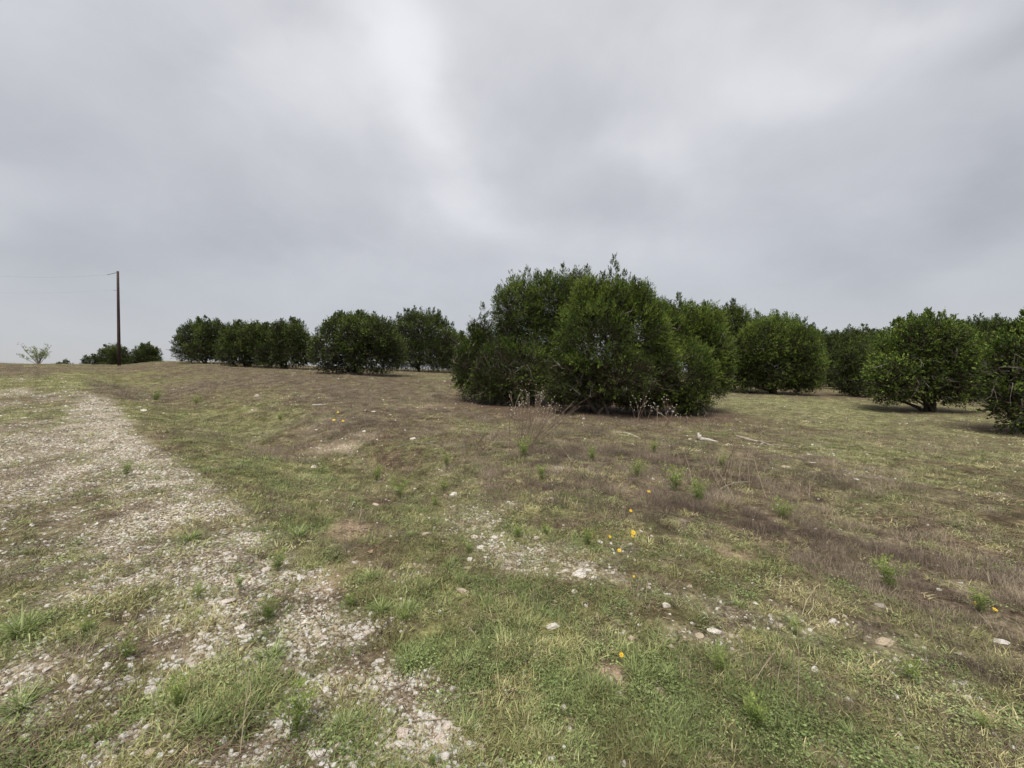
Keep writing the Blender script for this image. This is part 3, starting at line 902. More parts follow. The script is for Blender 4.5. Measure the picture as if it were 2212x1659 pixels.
GROUPED = {
    ('loose white limestone stones in the bottom gravel', 'loose white stone in the gravel strip at the bottom'): [(6, a, b, c) for a, b, c in [(1075, 1445, 60), (1250, 1435, 60), (270, 1180, 70), (1145, 865, 50), (1240, 1140, 70), (1285, 1215, 55), (895, 1365, 50), (755, 1355, 42), (720, 1490, 80), (1400, 1510, 60), (1245, 1490, 42), (930, 1225, 36), (920, 740, 46), (875, 765, 40), (625, 810, 42), (912, 800, 45), (275, 1430, 50), (155, 1435, 42), (1650, 1465, 42), (1065, 1025, 40), (870, 1020, 36), (1315, 1045, 30), (1265, 1045, 28), (1835, 985, 30), (1540, 885, 36), (985, 840, 40), (1025, 855, 34), (775, 870, 60), (735, 935, 44), (1385, 925, 36), (1110, 950, 30), (470, 1110, 40), (510, 1105, 45), (530, 1210, 45), (350, 1270, 60), (300, 1100, 40), (1345, 1190, 36), (1230, 1205, 40), (990, 1265, 36), (1385, 1360, 46), (1240, 1360, 30), (1140, 1350, 40), (350, 1140, 36), (1005, 935, 36), (1210, 1110, 36), (700, 1210, 36), (780, 1010, 28), (1040, 1500, 40), (870, 1165, 50), (1485, 1230, 26), (60, 1460, 50), (90, 1350, 40), (15, 1390, 36)]],
    ('white stones where the gravel meets the grass', 'white stone where the gravel gives way to green grass'): [(6, a, b, c) for a, b, c in [(575, 490, 50), (700, 490, 45), (545, 218, 50), (410, 95, 46), (228, 105, 40), (735, 25, 40), (530, 18, 30), (470, 425, 50), (425, 450, 50), (1520, 465, 46), (1575, 525, 40), (470, 550, 50), (510, 565, 40), (610, 620, 36), (560, 390, 50), (270, 470, 40), (165, 230, 44), (200, 250, 40), (120, 270, 44), (60, 265, 50), (45, 290, 50), (30, 420, 30), (240, 30, 28), (485, 80, 30), (300, 265, 28), (390, 190, 30), (710, 615, 38), (290, 400, 28), (380, 525, 36), (440, 520, 40), (620, 610, 36), (340, 135, 60), (100, 190, 50), (1280, 800, 34), (1475, 615, 28)]],
    ('pale stones scattered over the left track', 'pale stone scattered over the left part of the track'): [(5, a, b, c) for a, b, c in [(1755, 485, 76), (1750, 560, 55), (1805, 555, 60), (1475, 530, 60), (1300, 735, 62), (1385, 755, 60), (1475, 630, 60), (890, 550, 44), (1220, 60, 50), (640, 240, 46), (650, 410, 40), (830, 245, 36), (915, 1275, 70), (1085, 1385, 66), (590, 1260, 60), (520, 1265, 50), (660, 1345, 60), (1380, 1485, 56), (540, 865, 90), (610, 870, 60), (940, 865, 80), (1120, 880, 70), (1090, 955, 80), (340, 800, 50), (300, 600, 50), (180, 590, 50), (650, 1210, 80), (840, 1110, 70), (1750, 735, 50), (1790, 730, 50), (1755, 830, 40), (1645, 300, 90), (1430, 70, 60), (440, 620, 40), (1270, 1245, 36), (330, 690, 44), (640, 785, 50), (780, 760, 50), (920, 405, 44), (1160, 950, 50), (1930, 70, 60), (1590, 650, 36), (700, 695, 34), (60, 810, 44), (120, 620, 40), (510, 100, 30), (560, 60, 44), (910, 470, 30)]],
    ('cream stones of the rubble patch', 'cream stone of the rubble patch above the green grass'): [(2, a, b, c) for a, b, c in [(845, 962, 36), (1380, 1130, 50), (1230, 1135, 52), (1275, 1200, 55), (1385, 1205, 42), (1540, 1250, 52), (1310, 1275, 40), (890, 1105, 60), (940, 990, 36), (1165, 1000, 30), (1255, 1015, 34), (1220, 1045, 34), (1130, 1020, 26), (1085, 905, 30), (1340, 1050, 40), (1410, 1015, 30), (1150, 1070, 28), (850, 830, 28), (930, 815, 36), (590, 795, 26), (610, 865, 26), (800, 780, 26), (1290, 1080, 34), (1440, 1100, 34), (985, 1120, 28), (1095, 1105, 26), (1660, 1305, 30), (1590, 1370, 44), (1760, 1360, 40), (1480, 1360, 40), (1890, 1370, 40), (1680, 1140, 40), (1710, 1190, 26)]],
    ('small pale stones in the brown and olive grass', 'small pale stone out in the thin brown and olive grass'): [(2, a, b, c) for a, b, c in [(458, 795, 30), (2140, 1165, 36), (360, 1312, 42), (28, 1160, 32), (160, 1308, 32), (1755, 1000, 22), (1430, 890, 24), (1785, 800, 20), (75, 550, 26), (1215, 160, 16), (1775, 218, 14), (120, 305, 18), (690, 370, 14), (430, 362, 30), (500, 218, 36), (620, 240, 34), (85, 350, 26), (470, 1312, 20)]] +
    [(7, a, b, c) for a, b, c in [(375, 335, 36), (1775, 710, 52), (2075, 445, 36), (2140, 510, 50), (500, 1120, 26), (1440, 215, 46), (1285, 280, 26), (560, 110, 110), (620, 370, 40), (1640, 565, 90), (200, 1620, 44), (150, 1515, 40), (1590, 1540, 90), (300, 80, 40), (640, 90, 50)]] +
    [(8, a, b, c) for a, b, c in [(260, 435, 32), (600, 855, 70), (1335, 905, 42), (1830, 520, 42), (1165, 385, 30), (1380, 595, 40), (1225, 770, 40), (940, 320, 30), (1780, 1060, 50), (1830, 1130, 40), (1960, 1195, 46), (2150, 1220, 34), (1715, 1020, 30), (750, 480, 60), (480, 1000, 40), (1250, 1345, 34), (1170, 1215, 24)]] +
    [(1, a, b, c) for a, b, c in [(1235, 815, 34), (1600, 975, 40), (2000, 1118, 32), (1425, 785, 20), (1285, 830, 22), (1580, 1010, 50), (1470, 1200, 46), (1585, 1215, 40), (2180, 350, 14), (2045, 575, 16), (1800, 915, 24)]] +
    [(3, a, b, c) for a, b, c in [(420, 1028, 24), (470, 912, 40), (1990, 515, 22), (2105, 525, 16), (1475, 455, 18), (660, 325, 22), (180, 272, 20), (540, 458, 30), (1065, 1162, 22), (2150, 705, 30), (1990, 1000, 20), (240, 1012, 20)]],
}
for (grp, lab), lst in GROUPED.items():
    mats = ['stone'] * 3 + (['stone_tan'] * 3 if 'rubble' in grp or 'small' in grp else ['stone_tan'])
    for (v, x, y, w_) in lst:
        rock(*vp(v, x, y), w_ * VIEW[v][2], lab, grp, rr_.choice(mats), flat=rr_.uniform(.6, 1.2), name='loose_stone', cat='stone')


open_ground = lambda c: (1 - .84 * c['gravel']) * (1 - .8 * c['bare']) * (1 - .75 * c['litter']) * (1 - .6 * c['rubble'])
NS = {}
NS['green'] = cover_scatter('short_green_grass', 'short green grass spreading between the stones', ['grass_mat'], 80000,
                            lambda c, x, y, r: np.clip(c['green'] * 1.15, 0, 1) * open_ground(c), 101, tint=lambda c: -.1 + .25 * c['road'])
NS['tall'] = cover_scatter('tufted_green_grass', 'longer green grass tufts among the short grass', ['grass_tall'], 40000,
                           lambda c, x, y, r: np.clip((c['green'] - .45) * 1.1, 0, 1) * open_ground(c), 103, r1=30)
NS['olive'] = cover_scatter('olive_grass', 'dull olive grass covering the stony ground', ['grass_olive'], 90000,
                            lambda c, x, y, r: .62 * (1 - .55 * c['brown']) * open_ground(c), 107, tint=lambda c: .25 * c['pale'])
NS['pale'] = cover_scatter('pale_grass', 'pale straw coloured grass in the open meadow', ['grass_pale'], 60000,
                           lambda c, x, y, r: np.clip(c['pale'] * .95, 0, 1) * open_ground(c), 109)
NS['brown'] = cover_scatter('brown_grass', 'fine brown dry grass on the slope and around the junipers', ['grass_brown'], 190000,
                            lambda c, x, y, r: np.clip(c['brown'] * .85 + .10, 0, 1) * sstep(1.5, 5, r) * open_ground(c), 113, r0=1.5, size=.8)
NS['forb'] = cover_scatter('low_leafy_weeds', 'low leafy weeds creeping between the grass', ['forb_leaves'], 36000,
                           lambda c, x, y, r: .55 * (.35 + .65 * c['green']) * (1 - .5 * c['brown']) * open_ground(c), 127, r1=16)
NS['litter'] = cover_scatter('dead_stalk_litter', 'short dead stalks and twigs lying on the ground', ['litter_bits'], 36000,
                             lambda c, x, y, r: .5 * (1 - .7 * c['gravel']), 131, r1=24)


def gravel(name, label, n, seed, dens, r1, smin, smax, r0=.9):
    x, y, r, rng = candidates(n, r0, r1, seed)
    c = cover(x, y)
    keep = rng.uniform(0, 1, n) < dens(c)
    x, y, r = x[keep], y[keep], r[keep]
    m = len(x)
    u = rng.uniform(0, 1, m)
    sz = smin * (smax / smin) ** (u ** 2.3) * np.maximum(r / 4, 1) ** .45
    z = height(x, y) - sz * .10
    tn = np.clip(rng.beta(1.1, 1.7, m) + .30 * (sz / smax), 0, 1)
    scatter(name, label, ['gravel_stone'], np.stack([x, y, z], 1), np.stack([sz, sz, sz], 1), rng.integers(0, 7, m), tn, .45, seed)
    return m


NS['g1'] = gravel('track_gravel', 'pale limestone gravel of the track', 250000, 211, lambda c: np.clip(c['gravel'] * 1.1 + .10 * c['road'], 0, 1), 32, .0085, .040)
NS['g2'] = gravel('rubble_gravel', 'cream broken stone chips lying in the thin grass', 110000, 223, lambda c: np.clip(c['rubble'] * 1.0 + .035 + .12 * c['bare'], 0, 1) * (1 - c['gravel']), 26, .008, .040)
print('SCATTER', NS)

# ------------------------------------------------------------------ junipers
def unit(v):
    return v / (np.linalg.norm(v, axis=-1, keepdims=True) + 1e-9)


def crown_mesh(Pl, D, L, T, k, ll, lw, rng):
    """feathery sprays: k narrow leaves round each branchlet"""
    n = len(Pl)
    u = rng.uniform(0, 1, (n, k)) ** .75
    side = unit(rng.normal(0, 1, (n, k, 3)))
    ctr = Pl[:, None] + D[:, None] * (L[:, None] * u)[..., None] + side * ((1 - u) * .24 * L[:, None])[..., None]
    d = unit(D[:, None] * 0.9 + side * (0.85 * (1 - .55 * u))[..., None] + np.array([0, 0, .18]))
    ln = (ll * rng.uniform(.6, 1.4, (n, k)) * (1 - .45 * u))[..., None]
    sd = unit(np.cross(d, rng.normal(0, 1, (n, k, 3)))) * (lw * rng.uniform(.6, 1.3, (n, k)))[..., None] * .5
    V = np.stack([ctr - sd, ctr + sd, ctr + d * ln], 2).reshape(-1, 3)
    F = np.arange(len(V)).reshape(-1, 3)
    t = np.clip(T[:, None] + .22 * (u - .5) + rng.normal(0, .05, (n, k)), 0, 1)
    t = np.repeat(t.ravel(), 3)
    return V, F, t


def sines(p, f, seed):
    r = np.random.default_rng(seed)
    s = 0
    for _ in range(5):
        w_ = unit(r.normal(0, 1, 3)) * f * r.uniform(.7, 1.6)
        s = s + np.sin(p @ w_ + r.uniform(0, 6.28))
    return s / 5


def juniper(name, label, base, lobes, spires, stems, dens=260, k=26, ll=.085, lw=.022, pl=.34, mat='juniper', seed=1, group=None, gap=.18,
            twigs=60, floor=.10, dead=.35, link=True, tone=0.0, branch_sides=5):
    """lobes: (centre, radii) in metres from the base; spires: (top point, length)"""
    rng = np.random.default_rng(seed)
    C0 = np.array([l[0] for l in lobes], float)
    R0 = np.array([l[1] for l in lobes], float)
    zmax = (C0[:, 2] + R0[:, 2]).max()
    PP, DD, LL, TT = [], [], [], []
    for i, (c, r) in enumerate(zip(C0, R0)):
        area = 4 * np.pi * ((r[0] * r[1]) ** 1.6 / 3 + (r[0] * r[2]) ** 1.6 / 3 + (r[1] * r[2]) ** 1.6 / 3) ** (1 / 1.6)
        n = int(area * dens / 10 * 2.0 * (.34 / pl) ** 2)
        d = unit(rng.normal(0, 1, (n, 3)))
        rad = np.where(rng.uniform(0, 1, n) < .72, rng.uniform(.80, 1.02, n), rng.uniform(.45, .8, n))
        rad = rad * (1 + .15 * sines(d * 3 + i, 1.6, seed + i) + .16 * sines(d * 9, 1.5, seed + 9 + i))
        p = c + d * r * rad[:, None] - d * pl * .75
        nrm = unit(d / r)
        depth = np.min(np.linalg.norm((p[:, None] - C0[None]) / R0[None], axis=2) + 10 * (np.arange(len(C0)) == i), axis=1)
        ok = (depth > .62) & (p[:, 2] > floor)
        hole = sines(p, 2.6 / pl * .34, seed + 31)
        ok &= (hole > -1 + gap * 1.6) | (rng.uniform(0, 1, n) < .25)
        ok &= rng.uniform(0, 1, n) < .8 + .4 * (p[:, 2] / zmax)
        p, nrm, rad, d = p[ok], nrm[ok], rad[ok], d[ok]
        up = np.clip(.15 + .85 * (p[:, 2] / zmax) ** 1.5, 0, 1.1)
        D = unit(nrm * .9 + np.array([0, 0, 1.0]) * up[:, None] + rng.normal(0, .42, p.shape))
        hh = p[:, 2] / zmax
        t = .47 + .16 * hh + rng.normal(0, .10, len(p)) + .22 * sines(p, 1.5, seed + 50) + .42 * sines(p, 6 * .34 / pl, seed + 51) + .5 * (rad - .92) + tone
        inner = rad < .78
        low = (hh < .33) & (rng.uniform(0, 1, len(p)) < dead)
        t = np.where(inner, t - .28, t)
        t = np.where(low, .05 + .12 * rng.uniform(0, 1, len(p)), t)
        PP.append(p), DD.append(D), LL.append(pl * rng.uniform(.6, 1.35, len(p))), TT.append(t)
    for (top, ln) in spires:
        m = int(12 + 26 * ln * (.34 / pl))
        u = rng.uniform(0, 1, m)
        top = np.array(top, float)
        lean = np.array([rng.normal(0, .12), rng.normal(0, .12), 1])
        ax = top - lean * (ln * (1 - u))[:, None]
        sd = unit(rng.normal(0, 1, (m, 3)) * [1, 1, .2])
        p = ax + sd * (.22 * ln * (1 - u))[:, None] - np.array([0, 0, pl * .5])
        PP.append(p)
        DD.append(unit(sd * (.95 * (1 - .55 * u))[:, None] + np.array([0, 0, 1.0])))
        LL.append(pl * (1.0 - .40 * u) * rng.uniform(.7, 1.2, m))
        TT.append(.58 + rng.normal(0, .08, m) + tone)
    Pl, D, L, T = np.vstack(PP), np.vstack(DD), np.concatenate(LL), np.concatenate(TT)
    V, F, t = crown_mesh(Pl, D, L, T, k, ll, lw, rng)
    # dense dead twiggery inside
    q = rng.integers(0, len(lobes), int(len(Pl) * .30))
    pi = C0[q] + unit(rng.normal(0, 1, (len(q), 3))) * R0[q] * (rng.uniform(.1, .74, len(q)) ** .6)[:, None]
    pi = pi[pi[:, 2] > floor + .1]
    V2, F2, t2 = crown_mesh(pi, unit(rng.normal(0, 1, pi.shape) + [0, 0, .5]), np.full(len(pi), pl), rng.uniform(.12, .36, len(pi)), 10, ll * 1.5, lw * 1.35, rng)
    F = np.vstack([F, F2 + len(V)])
    V = np.vstack([V, V2])
    t = np.concatenate([t, t2])
    V[:, 2] = np.maximum(V[:, 2], 0.02)
    root = bpy.data.objects.new(name, None)
    C.objects.link(root)
    root.empty_display_size = .3
    root.location = base
    tag(root, label, 'tree', group)
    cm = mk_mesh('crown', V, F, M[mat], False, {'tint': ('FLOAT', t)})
    cr = obj('crown', cm, root)
    cr['kind'] = 'stuff'
    # stems and limbs
    b = Bag()
    tips = []
    for j in range(stems):
        i = j % len(lobes)
        c = C0[i] + rng.normal(0, .15, 3) * R0[i]
        st0 = np.array([rng.normal(0, .16), rng.normal(0, .12), -.08])
        mid = st0 * .4 + c * .45 + np.array([0, 0, -.12 * c[2]]) + rng.normal(0, .12, 3)
        pts = np.array([st0, st0 * .8 + mid * .2 + [0, 0, .12], mid, (mid + c) / 2 + rng.normal(0, .1, 3), c])
        r0 = rng.uniform(.05, .085) * max(1, zmax / 4.5)
        V1, F1 = tube(pts, r0 * np.array([1.3, 1, .7, .5, .25]), 7)
        b.add(V1, F1)
        tips += [pts[2], pts[3], pts[4]]
    tips = np.array(tips)
    obj('trunk', b.mesh('trunk', M['bark'], True), root)
    # bare grey twigs in the lower crown
    b = Bag()
    cand = np.where(Pl[:, 2] < zmax * .62)[0]
    if len(cand) and twigs:
        for q in rng.choice(cand, min(twigs, len(cand)), replace=False):
            e = Pl[q] + D[q] * pl * 1.0 + rng.normal(0, .06, 3)
            s0 = tips[np.argmin(np.linalg.norm(tips - e, axis=1) + rng.uniform(0, .8, len(tips)))]
            m1 = s0 * .6 + e * .4 + rng.normal(0, .12, 3) + [0, 0, -.05]
            m2 = s0 * .25 + e * .75 + rng.normal(0, .10, 3)
            e[2] = max(e[2], .04)
            V1, F1 = tube(np.array([s0, m1, m2, e]), rng.uniform(.8, 1.4) * np.array([.02, .015, .009, .004]) * max(1, zmax / 4.5), 4, False)
            b.add(V1, F1)
            for _ in range(3):
                w0 = m2 + (e - m2) * rng.uniform(0, 1)
                w1 = w0 + unit(e - m2) * rng.uniform(.1, .3) + rng.normal(0, .14, 3)
                w1[2] = max(w1[2], .03)
                V1, F1 = tube(np.array([w0, (w0 + w1) / 2 + rng.normal(0, .03, 3), w1]), [.006, .005, .002], 3, False)
                b.add(V1, F1)
        obj('dead_branches', b.mesh('dead_branches', M['twig'], False), root)['kind'] = 'stuff'
    return root


def lobes_px(dist, base, spec, depth=1.0):
    """lobes given as (x, y, half-width, half-height, offset in depth) in the photograph's layout at that distance"""
    out = []
    for (px, py, rx, ry, off) in spec:
        Y = dist + off
        d = ray(px, py)
        k = Y / d[1]
        c = np.array([d[0] * k, Y, CAM_Z + d[2] * k]) - base
        out.append((c, (rx * Y / FPX, max(rx, ry * .6) * Y / FPX * depth, ry * Y / FPX)))
    return out


def spires_px(dist, base, spec):
    out = []
    for (px, py, ln, off) in spec:
        Y = dist + off
        d = ray(px, py)
        k = Y / d[1]
        out.append((np.array([d[0] * k, Y, CAM_Z + d[2] * k + .05 * Y / 13]) - base, ln * 1.2 * Y / FPX))
    return out


TRI = 0
# the big group in the middle: three junipers grown into one another
bA = at(1140, 872)
lA = lobes_px(bA[1], bA, [(1040, 740, 34, 62, .3), (1008, 800, 34, 62, 0), (1110, 800, 95, 75, -.2), (1120, 690, 62, 92, .2), (1185, 660, 62, 76, .5), (1245, 665, 55, 78, .7), (1150, 740, 90, 80, .9), (1060, 830, 60, 40, -.5), (1210, 780, 60, 70, .5)], .95)
juniper('juniper_tree', 'broad flat topped juniper at the left of the big central clump', bA, lA,
        spires_px(bA[1], bA, [(1104, 582, 60, .2), (1078, 610, 45, 0), (1140, 576, 55, .3), (1160, 590, 40, 0), (1185, 582, 50, .5), (1215, 572, 60, .4), (1237, 584, 40, .6), (1268, 574, 55, .6), (1042, 655, 60, .3), (1014, 705, 45, 0), (1000, 740, 40, 0)]),
        9, dens=400, k=23, ll=.072, lw=.0215, pl=.29, seed=11, gap=.30, twigs=170, dead=.5)
bB = at(1298, 893)
lB = lobes_px(bB[1], bB, [(1325, 662, 58, 60, .2), (1272, 655, 48, 62, .3), (1290, 740, 92, 95, 0), (1385, 720, 68, 85, .2), (1378, 660, 40, 50, .3), (1240, 800, 62, 60, -.1), (1340, 810, 88, 60, -.4), (1420, 790, 55, 65, 0), (1280, 846, 85, 34, .9), (1390, 856, 75, 32, .6), (1285, 700, 55, 70, .3), (1210, 850, 36, 24, -.5)], .95)
juniper('juniper_tree', 'juniper in the middle of the central clump with the highest feathery tip', bB, lB,
        spires_px(bB[1], bB, [(1327, 553, 100, .2), (1322, 585, 70, .25), (1334, 592, 60, .15), (1302, 590, 50, 0), (1350, 585, 50, .3), (1370, 600, 45, .1), (1388, 620, 50, 0), (1398, 612, 40, .4), (1290, 600, 40, .3)]),
        7, dens=400, k=23, ll=.072, lw=.0215, pl=.29, seed=23, gap=.16, twigs=170, floor=.16, dead=.6)
bC = at(1478, 893)
lC = lobes_px(bC[1], bC, [(1440, 725, 52, 62, .3), (1425, 690, 42, 46, .4), (1485, 712, 52, 60, .6), (1515, 715, 40, 45, .5), (1528, 760, 52, 70, .5), (1470, 800, 82, 75, -.1), (1546, 810, 36, 55, .4), (1560, 775, 30, 50, .7), (1490, 862, 50, 36, -.5), (1530, 700, 40, 46, .9)], .95)
juniper('juniper_tree', 'brighter juniper at the right of the central clump, its skirt of branches reaching the ground', bC, lC,
        spires_px(bC[1], bC, [(1466, 634, 85, .3), (1472, 650, 60, .35), (1452, 655, 45, .3), (1490, 652, 50, .5), (1522, 650, 60, .8), (1440, 660, 40, .1), (1508, 672, 40, .6), (1555, 740, 30, .4)]),
        6, dens=400, k=23, ll=.072, lw=.0215, pl=.29, seed=37, gap=.12, twigs=90, floor=.02, dead=.3, tone=.06)


def far_juniper(name, label, x0, x1, ytop, ybase, seed, mat='juniper_dark', dist=None, group=None, nsp=7, gap=.15, tone=0.0, stems=5, floor=.12, nl=9, twigs=24, skew=0.0, pl=None, xb=None):
    """a juniper that fills the given outline"""
    r = np.random.default_rng(seed)
    xc = (x0 + x1) / 2
    if dist is None:
        base = at(xb if xb else xc, ybase)
    else:
        d = ray(xc, 800)
        base = np.array([d[0] * dist, dist, float(height(d[0] * dist, dist))])
    Y = base[1]
    z0 = 829.5 - 0  # unused row of the horizon
    yb = ybase if dist is None else 829.5 - FPX * math.tan(math.atan((base[2] - CAM_Z) / Y) + PITCH)
    H, W = yb - ytop, x1 - x0
    spec = []
    for i in range(nl):
        u = (i + .5) / nl
        e = 1 - abs(2 * u - 1) ** 3.2
        rx = W * r.uniform(.15, .21)
        px = x0 + rx * .9 + (W - 1.8 * rx) * u
        top = yb - H * (.60 + .40 * e) * r.uniform(.93, 1.0)
        ry = H * r.uniform(.26, .36)
        spec.append((px, top + ry, rx, ry, r.uniform(-.5, .5) * W / FPX * Y * .35))
    for i in range(max(3, nl // 2) + 2):
        u = (i + .5) / (max(3, nl // 2) + 2)
        rx = W * r.uniform(.15, .21)
        ry = H * r.uniform(.22, .30)
        spec.append((x0 + rx + (W - 2 * rx) * u, yb - H * (.27 if floor < .3 else .34), rx, ry, r.uniform(-.5, .1) * W / FPX * Y * .3))
    x0, x1, W = x0 - .03 * W, x1 + .03 * W, W * 1.06
    sp = []
    for i in range(nsp * 2):
        u = r.uniform(.08, .92)
        e = 1 - abs(2 * u - 1) ** 2.3
        sp.append((x0 + W * u, yb - H * (.56 + .44 * e) * r.uniform(.97, 1.05), H * r.uniform(.10, .20), r.uniform(-.3, .3)))
    m_px = Y / FPX
    q = max(.34, min(.62, 7.5 * m_px)) if pl is None else pl
    f = q / .34
    return juniper(name, label, base, lobes_px(Y, base, spec), spires_px(Y, base, sp), stems, dens=220, k=10, ll=.095 * f, lw=.054 * f, pl=q, mat=mat,
                   seed=seed, group=group, gap=gap, twigs=twigs, floor=floor, tone=tone)


FJ = [
    # left group on the rise
    ('juniper with see through outer branches, leftmost of the tree row on the rise', 372, 520, 688, 785, 101, dict(gap=.34, floor=.12)),
    ('second juniper of the row on the rise, its green front reaching the ground', 463, 604, 692, 793, 102, dict(tone=.08, floor=.02)),
    ('juniper with several upright tips left of the rounded dark one', 540, 690, 690, 796, 103, dict(gap=.22, nsp=9, floor=.02)),
    ('rounded dense dark juniper in the middle of the row, pale stones showing under it', 660, 886, 672, 809, 104, dict(floor=.02, nsp=5, nl=12, tone=.04, twigs=60)),
    ('juniper with ragged upright tips behind the rounded dark one', 815, 1000, 668, 803, 105, dict(floor=.02, gap=.26, nsp=14, nl=10)),
    # right of the clump
    ('broad round topped juniper right of the central clump with bare grey branches beneath', 1562, 1785, 670, 851, 106, dict(nsp=4, nl=12, tone=.04, twigs=110, floor=.2, mat='juniper')),
    ('pointed juniper rising between the central clump and the round topped one', 1520, 1640, 655, 842, 107, dict(nsp=9, mat='juniper_dark')),
    ('distant juniper in the gap right of the round topped one', 1745, 1845, 712, 836, 108, dict(nsp=6, gap=.2)),
    ('distant juniper with a spiky tip above the gap in the trees', 1800, 1905, 704, 838, 109, dict(nsp=8, gap=.2)),
    ('low dark juniper standing in front of the gap', 1798, 1912, 738, 858, 110, dict(nsp=3, floor=.02, tone=.0)),
    ('vase shaped juniper with a visible forked trunk at the right', 1868, 2138, 676, 889, 111, dict(nsp=10, nl=13, floor=.42, tone=.05, twigs=110, mat='juniper', stems=9, gap=.12, xb=2008)),
    ('juniper behind the vase shaped one, its branches filling the gap to the right edge', 2070, 2250, 686, 868, 112, dict(nsp=9, nl=10, gap=.22)),
    ('nearest juniper cut off by the right edge of the picture', 2135, 2350, 668, 938, 113, dict(nsp=8, nl=12, floor=.05, mat='juniper', twigs=120, tone=.0, gap=.10)),
]
for (lab, x0, x1, yt, yb, sd_, kw) in FJ:
    far_juniper('juniper_tree', lab, x0, x1, yt, yb, sd_, **kw)
HID = [
    ('far juniper filling the dip left of the gap', 1690, 1790, 700, 46, 131, dict(nsp=5)),
    ('far dark juniper closing the gap behind the low one', 1790, 1900, 716, 44, 132, dict(nsp=5, floor=.02)),
    ('far juniper behind the right half of the vase shaped crown', 1990, 2110, 700, 42, 133, dict(nsp=5, floor=.02)),
    ('far juniper glimpsed beneath the vase shaped crown at its right', 2080, 2180, 720, 38, 134, dict(nsp=5, floor=.02)),
    ('low rounded juniper behind the wooden pole on the knoll', 205, 290, 742, 66, 121, dict(floor=.02, nsp=2, gap=.05)),
    ('open juniper just right of the pole, behind the crest', 278, 354, 744, 68, 122, dict(floor=.02, nsp=5, gap=.3)),
    ('small low juniper at the left end of the pole group', 168, 232, 768, 64, 123, dict(floor=.02, nsp=2, gap=.2)),
    ('tiny juniper top peeping over the crest left of the pole', 118, 160, 780, 64, 124, dict(floor=.02, nsp=2, gap=.2)),
    ('farthest juniper top visible over the gap, left of centre right', 1720, 1800, 712, 62, 125, dict(nsp=7)),
    ('far juniper behind the vase shaped one, showing at its left shoulder', 1850, 1960, 714, 60, 126, dict(nsp=8)),
    ('far juniper whose tips show right of the vase shaped crown', 2060, 2170, 684, 40, 127, dict(nsp=9, gap=.3)),
    ('far juniper showing low between the middle row and the central clump', 940, 1030, 716, 55, 128, dict(nsp=7, gap=.25)),
]
for (lab, x0, x1, yt, dist, sd_, kw) in HID:
    far_juniper('juniper_tree', lab, x0, x1, yt, 0, sd_, dist=dist, **kw)

# pale bush on the crest at the left
pb = at(84, 793)
pb = np.array([ray(84, 800)[0] * 40, 40.0, float(height(ray(84, 800)[0] * 40, 40.0))])
rng = np.random.default_rng(8)
root = bpy.data.objects.new('pale_bush', None)
C.objects.link(root)
root.location = pb
tag(root, 'pale grey green bush standing alone on the crest at the far left', 'bush')
bs, bl = Bag(), Bag()
mpx = 40 / FPX
for (dx, hh) in [(-24, 36), (-18, 22), (-8, 26), (2, 30), (10, 24), (18, 34), (25, 30), (30, 18), (-40, 14), (-30, 10), (12, 18), (-3, 16)]:
    e = np.array([dx * mpx, rng.normal(0, .3), (hh + 4) * mpx * 1.05])
    mid = e * [.45, .45, .5] + rng.normal(0, .05, 3)
    V1, F1 = tube(np.array([[0, 0, -.1], mid, e]), [.03, .02, .008], 5)
    bs.add(V1, F1)
    n_ = 26
    u = rng.uniform(.25, 1.0, n_)
    pts = mid + (e - mid) * ((u - .25) / .75)[:, None] + rng.normal(0, .07, (n_, 3))
    V1, F1, t1 = crown_mesh(pts, unit(np.array([0, 0, 1.0]) + rng.normal(0, .5, (n_, 3))), np.full(n_, .22), np.full(n_, .55), 7, .13, .045, rng)
    bl.add(V1, F1, t1)
obj('stems', bs.mesh('stems', M['twig']), root)
obj('foliage', bl.mesh('foliage', M['pale_bush']), root)['kind'] = 'stuff'

# ------------------------------------------------------------------ pole and wires
pd = 38.0
bp_ = ray(258, 781)
pbase = np.array([bp_[0] * pd, pd, float(height(bp_[0] * pd, pd))])
tp = ray(254.5, 586)
ptop = np.array([tp[0] * pd / tp[1], pd, CAM_Z + tp[2] * pd / tp[1]])
root = bpy.data.objects.new('utility_pole', None)
C.objects.link(root)
root.location = pbase
tag(root, 'tall bare dark red brown wooden pole standing on the knoll before low junipers', 'pole')
rel = ptop - pbase
V1, F1 = tube(np.array([[0, 0, -.4], rel * .33, rel * .66, rel]), [.135, .12, .105, .09], 12)
b_ = Bag()
b_.add(V1, F1)
obj('shaft', b_.mesh('shaft', M['pole'], True), root)


def wire(px_list, r, name, label, parent=None):
    pts = []
    for (px, py, Y) in px_list:
        d = ray(px, py)
        pts.append(np.array([d[0] * Y / d[1], Y, CAM_Z + d[2] * Y / d[1]]))
    pts = np.array(pts)
    # smooth the run
    tt_ = np.linspace(0, len(pts) - 1, 30)
    sm = np.stack([np.interp(tt_, np.arange(len(pts)), pts[:, i]) for i in range(3)], 1)
    for _ in range(3):
        sm[1:-1] = (sm[:-2] + 2 * sm[1:-1] + sm[2:]) / 4
    b = Bag()
    V, F = tube(sm - (pbase if parent else 0), np.full(30, r), 5, False)
    b.add(V, F)
    o = obj(name, b.mesh(name, M['metal'], True), parent)
    if label:
        tag(o, label, 'wire')
    return o


